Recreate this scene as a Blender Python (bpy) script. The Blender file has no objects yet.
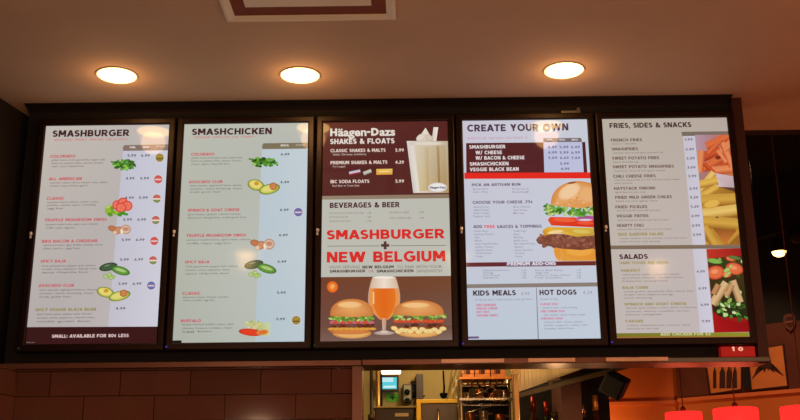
import bpy, bmesh, math, random
from mathutils import Vector, Matrix
random.seed(7)
scn = bpy.context.scene
col = scn.collection
PI = math.pi

# ------------------------------------------------------------------ camera
EYE = Vector((0.1135, -4.5221, 1.60)); YAW, PIT, ROL, FPX = -0.0108, 0.2923, 0.0086, 1048.8
_sy, _cy, _sp, _cp, _sr, _cr = math.sin(YAW), math.cos(YAW), math.sin(PIT), math.cos(PIT), math.sin(ROL), math.cos(ROL)
_X = Vector((_cy, -_sy, 0)); _Y = Vector((_sy, _cy, 0)); _Z = Vector((0, 0, 1))
FWD = _Y * _cp + _Z * _sp; _U = -_Y * _sp + _Z * _cp
RGT = _X * _cr - _U * _sr; UP = _X * _sr + _U * _cr
cd = bpy.data.cameras.new('camera'); cam = bpy.data.objects.new('camera', cd); col.objects.link(cam)
cd.sensor_width = 36; cd.lens = FPX * 36 / 800; cd.clip_start = 0.05
m = Matrix((RGT, UP, -FWD)).transposed().to_4x4(); m.translation = EYE; cam.matrix_world = m
scn.camera = cam

def at(px, py, Y):            # where the line of sight through a photo point meets the plane y = Y
    d = FWD + RGT * ((px - 400) / FPX) + UP * ((210 - py) / FPX)
    return EYE + d * ((Y - EYE.y) / d.y)

# ------------------------------------------------------------------ materials
def lin(c):
    return tuple(((v / 255) / 12.92 if v / 255 <= 0.04045 else ((v / 255 + 0.055) / 1.055) ** 2.4) for v in c)

def mat(name, rgb, rough=0.5, metal=0.0, spec=0.5, noise=0.0, scale=8.0, bump=0.0, emit=None, es=1.0, coat=0.0, trans=0.0):
    M = bpy.data.materials.new(name); M.use_nodes = True
    nt = M.node_tree; b = nt.nodes['Principled BSDF']
    c = lin(rgb)
    b.inputs['Base Color'].default_value = (*c, 1); b.inputs['Roughness'].default_value = rough
    b.inputs['Metallic'].default_value = metal; b.inputs['Specular IOR Level'].default_value = spec
    b.inputs['Coat Weight'].default_value = coat; b.inputs['Transmission Weight'].default_value = trans
    tc = nt.nodes.new('ShaderNodeTexCoord')
    n = nt.nodes.new('ShaderNodeTexNoise'); n.inputs['Scale'].default_value = scale; n.inputs['Detail'].default_value = 4
    nt.links.new(tc.outputs['Object'], n.inputs['Vector'])
    if noise:
        r = nt.nodes.new('ShaderNodeValToRGB')
        r.color_ramp.elements[0].position = 0.3; r.color_ramp.elements[1].position = 0.7
        r.color_ramp.elements[0].color = (*[v * (1 - noise) for v in c], 1)
        r.color_ramp.elements[1].color = (*[min(1, v * (1 + noise)) for v in c], 1)
        nt.links.new(n.outputs['Fac'], r.inputs['Fac']); nt.links.new(r.outputs['Color'], b.inputs['Base Color'])
    if bump:
        bp = nt.nodes.new('ShaderNodeBump'); bp.inputs['Strength'].default_value = bump; bp.inputs['Distance'].default_value = 0.01
        nt.links.new(n.outputs['Fac'], bp.inputs['Height']); nt.links.new(bp.outputs['Normal'], b.inputs['Normal'])
    if emit:
        b.inputs['Emission Color'].default_value = (*lin(emit), 1); b.inputs['Emission Strength'].default_value = es
    return M

M = {}
M['ceiling'] = mat('ceiling_paint', (200, 168, 138), 0.9, noise=0.05, scale=3, bump=0.05)
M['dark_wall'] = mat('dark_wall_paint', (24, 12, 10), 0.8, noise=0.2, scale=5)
M['black'] = mat('black_paint', (7, 5, 5), 0.8, noise=0.2)
M['brown_panel'] = mat('brown_end_panel', (62, 29, 22), 0.55, noise=0.15, scale=6)
M['bezel'] = mat('bronze_black_bezel', (36, 20, 15), 0.36, metal=0.5, noise=0.1, scale=20)
M['tv_back'] = mat('black_plastic', (9, 8, 8), 0.85, spec=.25, noise=0.1)
M['rail'] = mat('brushed_bronze_trim', (126, 86, 72), 0.34, metal=0.5, noise=0.12, scale=4)
M['strip'] = mat('rail_glint_strip', (235, 190, 160), 0.42, metal=0.4, noise=0.12, scale=9)
M['chrome'] = mat('chrome', (225, 222, 216), 0.15, metal=1, noise=0.03)
M['white_knob'] = mat('white_plastic', (250, 248, 244), 0.25, noise=0.03, spec=0.6)
M['grey_metal'] = mat('grey_steel', (120, 116, 108), 0.4, metal=0.7, noise=0.1)
M['steel'] = mat('polished_steel', (190, 175, 155), 0.22, metal=0.95, noise=0.15, scale=15)
M['vent'] = mat('cream_vent_metal', (235, 224, 200), 0.6, noise=0.03)
M['lens'] = mat('lit_lamp_lens', (255, 240, 210), 0.4, emit=(255, 204, 112), es=10, noise=0.01)
M['lamp_ring'] = mat('white_lamp_trim', (240, 225, 200), 0.5, noise=0.02)
M['floor'] = mat('stained_concrete', (120, 92, 70), 0.5, noise=0.2, scale=2)
M['kitchen_wall'] = mat('kitchen_wall_paint', (178, 152, 98), 0.7, noise=0.1, scale=3)
M['room_wall'] = mat('terracotta_wall_paint', (150, 78, 45), 0.8, noise=0.1, scale=2)
M['low_wall'] = mat('orange_wall_paint', (205, 110, 48), 0.6, noise=0.12, scale=2)
M['ledge'] = mat('orange_painted_ledge', (220, 120, 66), 0.5, noise=0.1)
M['upper_wall'] = mat('dark_brown_wall_paint', (70, 30, 20), 0.8, noise=0.2, scale=2)
M['wood'] = mat('orange_pine', (205, 120, 50), 0.5, noise=0.25, scale=12)
M['dark_wood'] = mat('dark_wood', (58, 34, 24), 0.5, noise=0.2)
M['cream'] = mat('cream_metal', (240, 214, 160), 0.45, noise=0.06)
M['brass'] = mat('brass_post', (196, 150, 90), 0.35, metal=0.6, noise=0.1)
M['yellow'] = mat('yellow_painted_metal', (245, 196, 40), 0.45, noise=0.08)
M['olive'] = mat('olive_hood_metal', (74, 58, 34), 0.5, metal=0.3, noise=0.1)
M['screen_cyan'] = mat('monitor_screen', (20, 40, 45), 0.3, emit=(70, 200, 215), es=1.0, noise=0.02)
M['screen_white'] = mat('monitor_window', (40, 40, 45), 0.3, emit=(190, 230, 235), es=1.0, noise=0.02)
M['tube'] = mat('lit_fluorescent_diffuser', (255, 250, 225), 0.5, emit=(255, 252, 225), es=2.2, noise=0.01)
M['green_paper'] = mat('green_paper', (96, 190, 50), 0.7, noise=0.05)
M['dark_green'] = mat('dark_green_ink', (40, 110, 25), 0.7, noise=0.05)
M['paper'] = mat('cream_label_paper', (230, 200, 150), 0.7, noise=0.05)
M['red_sign'] = mat('red_sign_face', (190, 30, 26), 0.5, noise=0.05, emit=(150, 18, 16), es=0.5)
M['sign_white'] = mat('lit_sign_lettering', (240, 200, 180), 0.5, noise=0.02, emit=(240, 200, 180), es=0.7)
M['red_shade'] = mat('red_lit_shade', (220, 30, 24), 0.4, emit=(255, 46, 40), es=1.25, noise=0.08, scale=5)
M['cord'] = mat('lamp_cord', (120, 66, 44), 0.5, noise=0.05)
M['art_paper'] = mat('sepia_print_paper', (215, 130, 66), 0.8, noise=0.12, scale=6)
M['art_ink'] = mat('dark_print_ink', (60, 22, 14), 0.8, noise=0.1)
M['plastic_clear'] = mat('milky_plastic_film', (215, 195, 130), 0.25, noise=0.2, scale=14, trans=0.35)
M['pot'] = mat('copper_bottomed_pan', (200, 130, 80), 0.25, metal=0.9, noise=0.15)
M['spotbulb'] = mat('lit_spot_bulb', (255, 200, 140), 0.4, emit=(255, 190, 110), es=6, noise=0.01)
M['bottle_green'] = mat('dark_green_glass', (30, 34, 16), 0.12, noise=0.1, coat=0.6)
M['bottle_brown'] = mat('dark_brown_glass', (52, 22, 12), 0.12, noise=0.1, coat=0.6)
M['foil_red'] = mat('red_foil', (120, 34, 22), 0.3, metal=0.7, noise=0.1)
M['foil_gold'] = mat('gold_foil', (220, 160, 70), 0.3, metal=0.7, noise=0.1)
M['led_blue'] = mat('blue_led', (40, 30, 120), 0.4, emit=(70, 50, 190), es=0.8, noise=0.01)
M['led_green'] = mat('green_led', (10, 50, 30), 0.4, emit=(20, 60, 40), es=0.6, noise=0.01)

def display_material():
    D = bpy.data.materials.new('backlit_display'); D.use_nodes = True
    nt = D.node_tree; b = nt.nodes['Principled BSDF']
    a = nt.nodes.new('ShaderNodeAttribute'); a.attribute_name = 'Col'
    b.inputs['Base Color'].default_value = (0.01, 0.01, 0.01, 1); b.inputs['Roughness'].default_value = 0.07
    b.inputs['Specular IOR Level'].default_value = 0.5
    nt.links.new(a.outputs['Color'], b.inputs['Emission Color']); b.inputs['Emission Strength'].default_value = 0.95
    return D
M['display'] = display_material()

def tile_material():
    D = bpy.data.materials.new('glazed_brown_tile'); D.use_nodes = True
    nt = D.node_tree; b = nt.nodes['Principled BSDF']
    tc = nt.nodes.new('ShaderNodeTexCoord'); mp = nt.nodes.new('ShaderNodeMapping')
    mp.inputs['Rotation'].default_value = (PI / 2, 0, 0)
    br = nt.nodes.new('ShaderNodeTexBrick')
    sx = nt.nodes.new('ShaderNodeSeparateXYZ'); cx = nt.nodes.new('ShaderNodeCombineXYZ')
    ad = nt.nodes.new('ShaderNodeMath'); ad.operation = 'ADD'
    nt.links.new(tc.outputs['Object'], sx.inputs[0]); nt.links.new(sx.outputs['X'], ad.inputs[0]); nt.links.new(sx.outputs['Y'], ad.inputs[1])
    nt.links.new(ad.outputs[0], cx.inputs['X']); nt.links.new(sx.outputs['Z'], cx.inputs['Y'])
    vo = nt.nodes.new('ShaderNodeVectorMath'); vo.operation = 'ADD'; vo.inputs[1].default_value = (.057, .013, 0)
    nt.links.new(cx.outputs[0], vo.inputs[0]); nt.links.new(vo.outputs[0], br.inputs['Vector'])
    br.inputs['Color1'].default_value = (*lin((126, 84, 72)), 1); br.inputs['Color2'].default_value = (*lin((114, 75, 64)), 1)
    br.inputs['Mortar'].default_value = (*lin((58, 26, 18)), 1); br.inputs['Scale'].default_value = 1.0
    br.inputs['Brick Width'].default_value = 0.305; br.inputs['Row Height'].default_value = 0.108
    br.inputs['Mortar Size'].default_value = 0.0022; br.inputs['Mortar Smooth'].default_value = 0.3
    n = nt.nodes.new('ShaderNodeTexNoise'); n.inputs['Scale'].default_value = 5; nt.links.new(tc.outputs['Object'], n.inputs['Vector'])
    mx = nt.nodes.new('ShaderNodeMixRGB'); mx.blend_type = 'MULTIPLY'; mx.inputs[0].default_value = 0.35
    nt.links.new(br.outputs['Color'], mx.inputs[1]); nt.links.new(n.outputs['Color'], mx.inputs[2]); nt.links.new(mx.outputs[0], b.inputs['Base Color'])
    bp = nt.nodes.new('ShaderNodeBump'); bp.inputs['Strength'].default_value = 0.5; bp.inputs['Distance'].default_value = 0.003; bp.invert = True
    nt.links.new(br.outputs['Fac'], bp.inputs['Height']); nt.links.new(bp.outputs['Normal'], b.inputs['Normal'])
    b.inputs['Roughness'].default_value = 0.09; b.inputs['Specular IOR Level'].default_value = 0.35
    return D
M['tile'] = tile_material()

# ------------------------------------------------------------------ mesh helpers
class MB:
    def __init__(s): s.bm = bmesh.new()
    def box(s, x0, x1, y0, y1, z0, z1, bev=0):
        r = bmesh.ops.create_cube(s.bm, size=1)
        for v in r['verts']:
            v.co = Vector(((x0 + x1) / 2 + v.co.x * (x1 - x0), (y0 + y1) / 2 + v.co.y * (y1 - y0), (z0 + z1) / 2 + v.co.z * (z1 - z0)))
        if bev:
            es = list({e for v in r['verts'] for e in v.link_edges})
            bmesh.ops.bevel(s.bm, geom=es, offset=bev, segments=2, affect='EDGES', profile=0.5)
        return s
    def lathe(s, prof, c=(0, 0, 0), n=32):
        rings = []
        for r, z in prof:
            if r < 1e-6: rings.append([s.bm.verts.new((c[0], c[1], c[2] + z))])
            else: rings.append([s.bm.verts.new((c[0] + r * math.cos(2 * PI * k / n), c[1] + r * math.sin(2 * PI * k / n), c[2] + z)) for k in range(n)])
        for a, b in zip(rings, rings[1:]):
            for k in range(n):
                k2 = (k + 1) % n
                if len(a) == 1 and len(b) == 1: continue
                if len(a) == 1: f = (a[0], b[k2], b[k])
                elif len(b) == 1: f = (a[k], a[k2], b[0])
                else: f = (a[k], a[k2], b[k2], b[k])
                s.bm.faces.new(f)
        return s
    def tube(s, pts, r, n=8):
        pts = [Vector(p) for p in pts]; rings = []
        for i, p in enumerate(pts):
            d = (pts[min(i + 1, len(pts) - 1)] - pts[max(i - 1, 0)]).normalized()
            u = d.cross(Vector((0, 0, 1)) if abs(d.z) < 0.9 else Vector((1, 0, 0))).normalized(); w = d.cross(u)
            rr = r[i] if isinstance(r, (list, tuple)) else r
            rings.append([s.bm.verts.new(p + (u * math.cos(2 * PI * k / n) + w * math.sin(2 * PI * k / n)) * rr) for k in range(n)])
        for a, b in zip(rings, rings[1:]):
            for k in range(n): s.bm.faces.new((a[k], a[(k + 1) % n], b[(k + 1) % n], b[k]))
        s.bm.faces.new(rings[0][::-1]); s.bm.faces.new(rings[-1])
        return s
    def slab(s, pts, thick):           # polygon given as 3D points, thickened along a vector
        t = Vector(thick)
        a = [s.bm.verts.new(Vector(p)) for p in pts]; b = [s.bm.verts.new(Vector(p) + t) for p in pts]
        s.bm.faces.new(a); s.bm.faces.new(b[::-1])
        for k in range(len(a)): s.bm.faces.new((a[k], b[k], b[(k + 1) % len(a)], a[(k + 1) % len(a)]))
        return s
    def frame(s, x0, x1, z0, z1, y0, y1, wl, wr, wt, wb, bev=0.0):   # rectangular frame in the xz plane with mitred corners
        o = [(x0, z0), (x1, z0), (x1, z1), (x0, z1)]; i = [(x0 + wl, z0 + wb), (x1 - wr, z0 + wb), (x1 - wr, z1 - wt), (x0 + wl, z1 - wt)]
        def ring(p, y): return [s.bm.verts.new((a, y, b)) for a, b in p]
        def ins(p, d, sgn):
            sx = [1, -1, -1, 1]; sz = [1, 1, -1, -1]
            return [(a + sgn * d * sx[k], b + sgn * d * sz[k]) for k, (a, b) in enumerate(p)]
        R = [ring(o, y1), ring(o, y0 + bev), ring(ins(o, bev * 0.3, 1), y0 + bev * 0.35), ring(ins(o, bev, 1), y0), ring(ins(i, bev, -1), y0), ring(ins(i, bev * 0.3, -1), y0 + bev * 0.35), ring(i, y0 + bev), ring(i, y1)] if bev else [ring(o, y1), ring(o, y0), ring(i, y0), ring(i, y1)]
        R.append(R[0])
        for a, b in zip(R, R[1:]):
            for k in range(4): s.bm.faces.new((a[k], b[k], b[(k + 1) % 4], a[(k + 1) % 4]))
        return s
    def build(s, name, mats, parent=None, smooth=False, loc=None, rot=None):
        me = bpy.data.meshes.new(name); bmesh.ops.recalc_face_normals(s.bm, faces=s.bm.faces[:]); s.bm.to_mesh(me); s.bm.free()
        for q in (mats if isinstance(mats, list) else [mats]): me.materials.append(q)
        if smooth:
            for p in me.polygons: p.use_smooth = True
        o = bpy.data.objects.new(name, me); col.objects.link(o)
        if parent: o.parent = parent
        if loc: o.location = loc
        if rot: o.rotation_euler = rot
        return o

def tag(o, label=None, cat=None, group=None, kind=None):
    if label: o['label'] = label
    if cat: o['category'] = cat
    if group: o['group'] = group
    if kind: o['kind'] = kind
    return o
def empty(name, loc, rz=0, label=None, cat=None, group=None):
    o = bpy.data.objects.new(name, None); o.empty_display_size = 0.05; col.objects.link(o); o.location = loc; o.rotation_euler = (0, 0, rz)
    return tag(o, label, cat, group)
def struct(mb, name, mats): return tag(mb.build(name, mats), kind='structure')
def copy_tree(o, parent=None):
    c = o.copy(); col.objects.link(c)
    if parent: c.parent = parent
    for ch in [q for q in bpy.data.objects if q.parent == o]: copy_tree(ch, c)
    return c

# ------------------------------------------------------------------ setting
CZ = 3.487                    # soffit height
ZR0, ZR1 = 2.262, 2.286       # metal trim along the foot of the header
XL, XE = -1.675, 1.650        # left side wall, right-hand end of the header
XO = -0.105                   # left jamb of the pass-through
struct(MB().box(-3.5, 4.6, -7.5, 0.43, CZ, CZ + .12), 'ceiling', M['ceiling'])
struct(MB().box(-3.5, 6.0, -7.5, 6.5, -.1, 0), 'floor', M['floor'])
struct(MB().box(XL, XE, 0.045, 0.16, ZR1, CZ), 'wall_header', M['black'])
struct(MB().box(XE - 0.046, XE, 0.004, 0.044, ZR0, CZ), 'trim_1', M['brown_panel'])
struct(MB().box(XL, XO - .042, 0.03, 0.14, 0, ZR0), 'wall_tiled', M['tile'])
struct(MB().slab([(-1.68, .25, ZR1), (-2.10, -1.65, ZR1), (-2.10, -1.65, CZ), (-1.68, .25, CZ)], (-.1, .02, 0)), 'wall_left', M['dark_wall'])
struct(MB().slab([(-1.60, .029, 0), (-2.10, -1.65, 0), (-2.10, -1.65, ZR0), (-1.60, .029, ZR0)], (-.1, .02, 0)), 'wall_left_tiled', M['tile'])
struct(MB().box(XO - .042, XO, 0.004, 0.16, 1.0, ZR0 - .002), 'trim_2', M['rail'])
struct(MB().box(XO, XE, 0.0, 0.16, 0, 1.0), 'wall_counter', M['tile'])
# the room around the camera
struct(MB().box(-3.5, -3.4, -7.5, -1.6, 0, CZ), 'wall_room_left', M['room_wall'])
struct(MB().box(-3.5, -2.1, -1.7, -1.6, 0, CZ), 'wall_return', M['room_wall'])
struct(MB().box(-3.5, 6, -7.6, -7.5, 0, CZ), 'wall_rear', M['room_wall'])
struct(MB().box(6, 6.1, -7.5, 2.5, 0, 4.4), 'wall_room_right', M['room_wall'])
struct(MB().box(-1.9, 7, 0.43, 7.5, 4.4, 4.5), 'ceiling_dining', M['black'])
struct(MB().box(4.6, 6.1, -7.5, 0.43, 4.4, 4.5), 'ceiling_side', M['black'])
struct(MB().box(-1.9, 4.7, 0.43, 0.5, CZ, 4.4), 'wall_bulkhead', M['black'])
# horizontal metal trim, in pieces
for i, (a, b) in enumerate(((XL, XO), (XO, 1.165), (1.165, XE))):
    z1 = 0.0 if i < 2 else -.004
    struct(MB().box(a + .0015, b - .0015, -.004 if i != 1 else -.012, 0.16, ZR0, ZR1 + z1, .002), 'trim_%d' % (i + 3), [M['rail'], M['rail'], M['grey_metal']][i])

bcv = MB(); prof_ = [(.045 - .082 * (1 - math.cos(math.radians(a_))) , CZ - .030 * (1 - math.sin(math.radians(a_)))) for a_ in range(0, 91, 10)]  # added dark cove; its colour gives the shade along the ceiling edge
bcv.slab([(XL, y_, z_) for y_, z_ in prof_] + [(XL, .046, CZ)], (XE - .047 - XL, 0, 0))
struct(bcv, 'trim_11', M['dark_wall'])  # not a real trim: added cove standing in for the ceiling edge's shade
for i, (pa, pb) in enumerate(((441, 504), (528, 575), (606, 668))):  # bright lengths stand in for lamp reflections along the rail
    a_, b_ = at(pa, 363, -.012).x, at(pb, 360, -.012).x; p0 = MB().box(a_, b_, -.019, -.0125, ZR0 + .004, ZR1 - .002, .002)
    struct(p0, 'trim_%d' % (i + 8), M['strip'])  # not real trim: added strips standing in for lamp reflections
# kitchen behind the pass-through
KY = 3.0
struct(MB().box(-1.0, 0.92, KY, KY + .1, 0, 2.95), 'wall_kitchen', M['kitchen_wall'])
struct(MB().box(-1.0, -.9, 0.2, KY, 0, 2.95), 'wall_kitchen_left', M['kitchen_wall'])
struct(MB().box(-1.0, 0.92, 0.2, KY + .1, 2.95, 3.0), 'ceiling_kitchen', M['kitchen_wall'])
# ------------------------------------------------------------------ glyph cache for lettering
_gl = {}
def _mesh_of(s, bold):
    cu = bpy.data.curves.new('t', 'FONT'); cu.body = s; cu.size = 1; cu.resolution_u = 3 if bold else 2
    if bold: cu.offset = 0.03
    o = bpy.data.objects.new('t', cu); me = bpy.data.meshes.new_from_object(o)
    vs = [(v.co.x, v.co.y) for v in me.vertices]; fs = [tuple(p.vertices) for p in me.polygons]
    bpy.data.objects.remove(o); bpy.data.curves.remove(cu); bpy.data.meshes.remove(me)
    return vs, fs
def _caps(t):                    # geometric sans capitals and figures drawn from bars, slants and arcs; cap height 1
    G = {}
    def R(x0, y0, x1, y1): return [(x0, y0), (x1, y0), (x1, y1), (x0, y1)]
    def P(x0, y0, x1, y1, w=None): w = (w or t * 1.12) / 2; return [(x0 - w, y0), (x0 + w, y0), (x1 + w, y1), (x1 - w, y1)]
    def A(cx, cy, rx, ry, a0, a1, n=None):
        n = n or max(3, int(abs(a1 - a0) / 18)); q = []
        for k in range(n):
            u0, u1 = math.radians(a0 + (a1 - a0) * k / n), math.radians(a0 + (a1 - a0) * (k + 1) / n)
            q.append([(cx + rx * math.cos(u0), cy + ry * math.sin(u0)), (cx + rx * math.cos(u1), cy + ry * math.sin(u1)), (cx + (rx - t) * math.cos(u1), cy + (ry - t * .95) * math.sin(u1)), (cx + (rx - t) * math.cos(u0), cy + (ry - t * .95) * math.sin(u0))])
        return q
    def bowl(x, y0, y1, w):       # right-facing bowl from x between y0 and y1
        r = (y1 - y0) / 2; return [R(x, y1 - t * .95, w - r, y1), R(x, y0, w - r, y0 + t * .95)] + A(w - r, (y0 + y1) / 2, r, r, -90, 90)
    b = t * .92
    G['A'] = (.84, [P(t * .42, 0, .44, 1), P(.88 - t * .42, 0, .44, 1), R(.2, .18, .68, .18 + b)])
    G['B'] = (.76, [R(0, 0, t, 1)] + bowl(0, 0, .5 + b / 2, .76) + bowl(0, .5 - b / 2, 1, .72))
    G['C'] = (.84, A(.5, .5, .5, .52, 48, 312))
    G['D'] = (.86, [R(0, 0, t, 1), R(0, 1 - b, .38, 1), R(0, 0, .38, b)] + A(.37, .5, .49, .5, -90, 90))
    G['E'] = (.68, [R(0, 0, t, 1), R(0, 0, .68, b), R(0, 1 - b, .67, 1), R(0, .5 - b / 2, .6, .5 + b / 2)])
    G['F'] = (.66, [R(0, 0, t, 1), R(0, 1 - b, .66, 1), R(0, .44 - b / 2, .58, .44 + b / 2)])
    G['G'] = (.92, A(.5, .5, .5, .52, 48, 330) + [R(.5, .36, .92, .36 + b), R(.92 - t, .14, .92, .45)])
    G['H'] = (.80, [R(0, 0, t, 1), R(.80 - t, 0, .80, 1), R(0, .5 - b / 2, .8, .5 + b / 2)])
    G['I'] = (t, [R(0, 0, t, 1)])
    G['J'] = (.6, [R(.6 - t, .3, .6, 1)] + A(.3, .3, .3, .32, 180, 360))
    G['K'] = (.80, [R(0, 0, t, 1), P(t * .9, .34, .68, 1, t * 1.35), P(.70, 0, .30, .6, t * 1.3)])
    G['L'] = (.62, [R(0, 0, t, 1), R(0, 0, .62, b)])
    G['M'] = (.96, [R(0, 0, t, 1), R(.96 - t, 0, .96, 1), P(.48, .26, t * .6, 1, t * 1.2), P(.48, .26, .96 - t * .6, 1, t * 1.2)])
    G['N'] = (.83, [R(0, 0, t, 1), R(.83 - t, 0, .83, 1), P(.83 - t * .6, 0, t * .6, 1, t * 1.2)])
    G['O'] = (1.0, A(.5, .5, .5, .52, 0, 360))
    G['P'] = (.74, [R(0, 0, t, 1)] + bowl(0, .32, 1, .74))
    G['Q'] = (1.0, A(.5, .5, .5, .52, 0, 360) + [P(.95, -.04, .62, .32, t * 1.2)])
    G['R'] = (.80, [R(0, 0, t, 1), P(.68, 0, .42, .40, t * 1.25)] + bowl(0, .34, 1, .76))
    q = .5 + b / 2
    G['S'] = (.66, A(.33, 1 - q / 2, .33, q / 2, 30, 270) + A(.33, q / 2, .35, q / 2, -155, 90))
    G['T'] = (.76, [R(.38 - t / 2, 0, .38 + t / 2, 1), R(0, 1 - b, .76, 1)])
    G['U'] = (.80, [R(0, .38, t, 1), R(.80 - t, .38, .80, 1)] + A(.4, .39, .4, .41, 180, 360))
    G['V'] = (.90, [P(.45, 0, t * .55, 1), P(.45, 0, .90 - t * .55, 1)])
    G['W'] = (1.30, [P(.36, 0, t * .55, 1), P(.36, 0, .65, 1), P(.94, 0, .65, 1), P(.94, 0, 1.30 - t * .55, 1)])
    G['X'] = (.84, [P(t * .6, 0, .84 - t * .6, 1, t * 1.25), P(.84 - t * .6, 0, t * .6, 1, t * 1.25)])
    G['Y'] = (.84, [P(.42, .4, t * .6, 1, t * 1.2), P(.42, .4, .84 - t * .6, 1, t * 1.2), R(.42 - t / 2, 0, .42 + t / 2, .46)])
    G['Z'] = (.70, [R(0, 0, .7, b), R(0, 1 - b, .7, 1), P(t * .7, 0, .7 - t * .7, 1, t * 1.3)])
    G['0'] = (.74, A(.37, .5, .37, .51, 0, 360)); G['1'] = (.36, [R(.36 - t, 0, .36, 1), P(.06, .78, .26, 1, t * 1.2)])
    G['2'] = (.66, A(.33, .68, .32, .33, -20, 165) + [P(t * .6, b * .6, .52, .62, t * 1.3), R(0, 0, .66, b)])
    G['3'] = (.66, A(.32, .28, .34, .30, -150, 90) + [P(.26, .5, .50, .95, t * 1.2), R(.04, 1 - b, .62, 1)])
    G['4'] = (.74, [R(.5 - t / 2, 0, .5 + t / 2, 1), R(0, .22, .74, .22 + b), P(t * .5, .3, .48, 1, t * 1.1)])
    G['5'] = (.66, A(.32, .33, .34, .34, -145, 110) + [R(.06, .5, .06 + t, 1), R(.06, 1 - b, .62, 1)])
    G['6'] = (.70, A(.35, .33, .35, .34, 0, 360) + [P(.12, .4, .42, 1, t * 1.15)])
    G['7'] = (.66, [R(0, 1 - b, .66, 1), P(.2, 0, .54, 1, t * 1.15)])
    G['8'] = (.70, A(.35, .28, .35, .29, 0, 360) + A(.35, .75, .31, .26, 0, 360))
    G['9'] = (.70, A(.35, .67, .35, .34, 0, 360) + [P(.28, 0, .58, .6, t * 1.15)])
    G['.'] = (t, [R(0, 0, t, t)]); G[','] = (t, [R(0, 0, t, t), P(t * .3, -.16, t * .7, 0, t * .6)]); G[':'] = (t, [R(0, .1, t, .1 + t), R(0, .6, t, .6 + t)])
    G['/'] = (.5, [P(.08, -.05, .42, 1.05, t)]); G['+'] = (.6, [R(0, .45 - t / 2, .6, .45 + t / 2), R(.3 - t / 2, .15, .3 + t / 2, .75)])
    G['-'] = (.4, [R(0, .38, .4, .38 + b)]); G["'"] = (t, [R(0, .65, t, 1)])
    G['&'] = (.86, A(.34, .74, .25, .27, 0, 360) + A(.33, .27, .33, .29, 60, 330) + [P(.82, 0, .22, .72, t * 1.15), P(.62, .2, .82, .48, t * 1.05)])
    G['$'] = (.72, G['S'][1] + [R(.36 - t / 3, -.1, .36 + t / 3, 1.1)])
    G['\u00a2'] = (.62, A(.35, .45, .33, .35, 45, 315) + [R(.34 - t / 3, -.02, .34 + t / 3, .92)])
    return G
CAPS = _caps(.245)
def glyph(c, bold):
    k = (c, bold)
    if k not in _gl and bold and c in CAPS:
        w, polys = CAPS[c]; vs, fs = [], []
        for p in polys:
            area = sum(p[i][0] * p[(i + 1) % len(p)][1] - p[(i + 1) % len(p)][0] * p[i][1] for i in range(len(p)))
            if area < 0: p = p[::-1]
            fs.append(tuple(range(len(vs), len(vs) + len(p)))); vs += [(x * CAP, y * CAP) for x, y in p]
        _gl[k] = (vs, fs, w * CAP + .10 * CAP)
    if k not in _gl:
        if c == ' ': _gl[k] = ([], [], 0.33)
        else:
            vs, fs = _mesh_of(c, bold); w2 = _mesh_of('I' + c + 'I', bold)[0]; w0 = _mesh_of('II', bold)[0]
            W = (max(v[0] for v in w2) - min(v[0] for v in w2)) - (max(v[0] for v in w0) - min(v[0] for v in w0))
            _gl[k] = (vs, fs, W)
    return _gl[k]
CAP = max(v[1] for v in _mesh_of('H', False)[0])
def string_polys(s, bold=False):
    x = 0; out = []
    for c in s:
        vs, fs, w = glyph(c, bold)
        out += [[(vs[i][0] + x, vs[i][1]) for i in f] for f in fs]
        x += w
    xs = [p[0] for f in out for p in f]
    return out, min(xs), max(xs)

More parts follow.
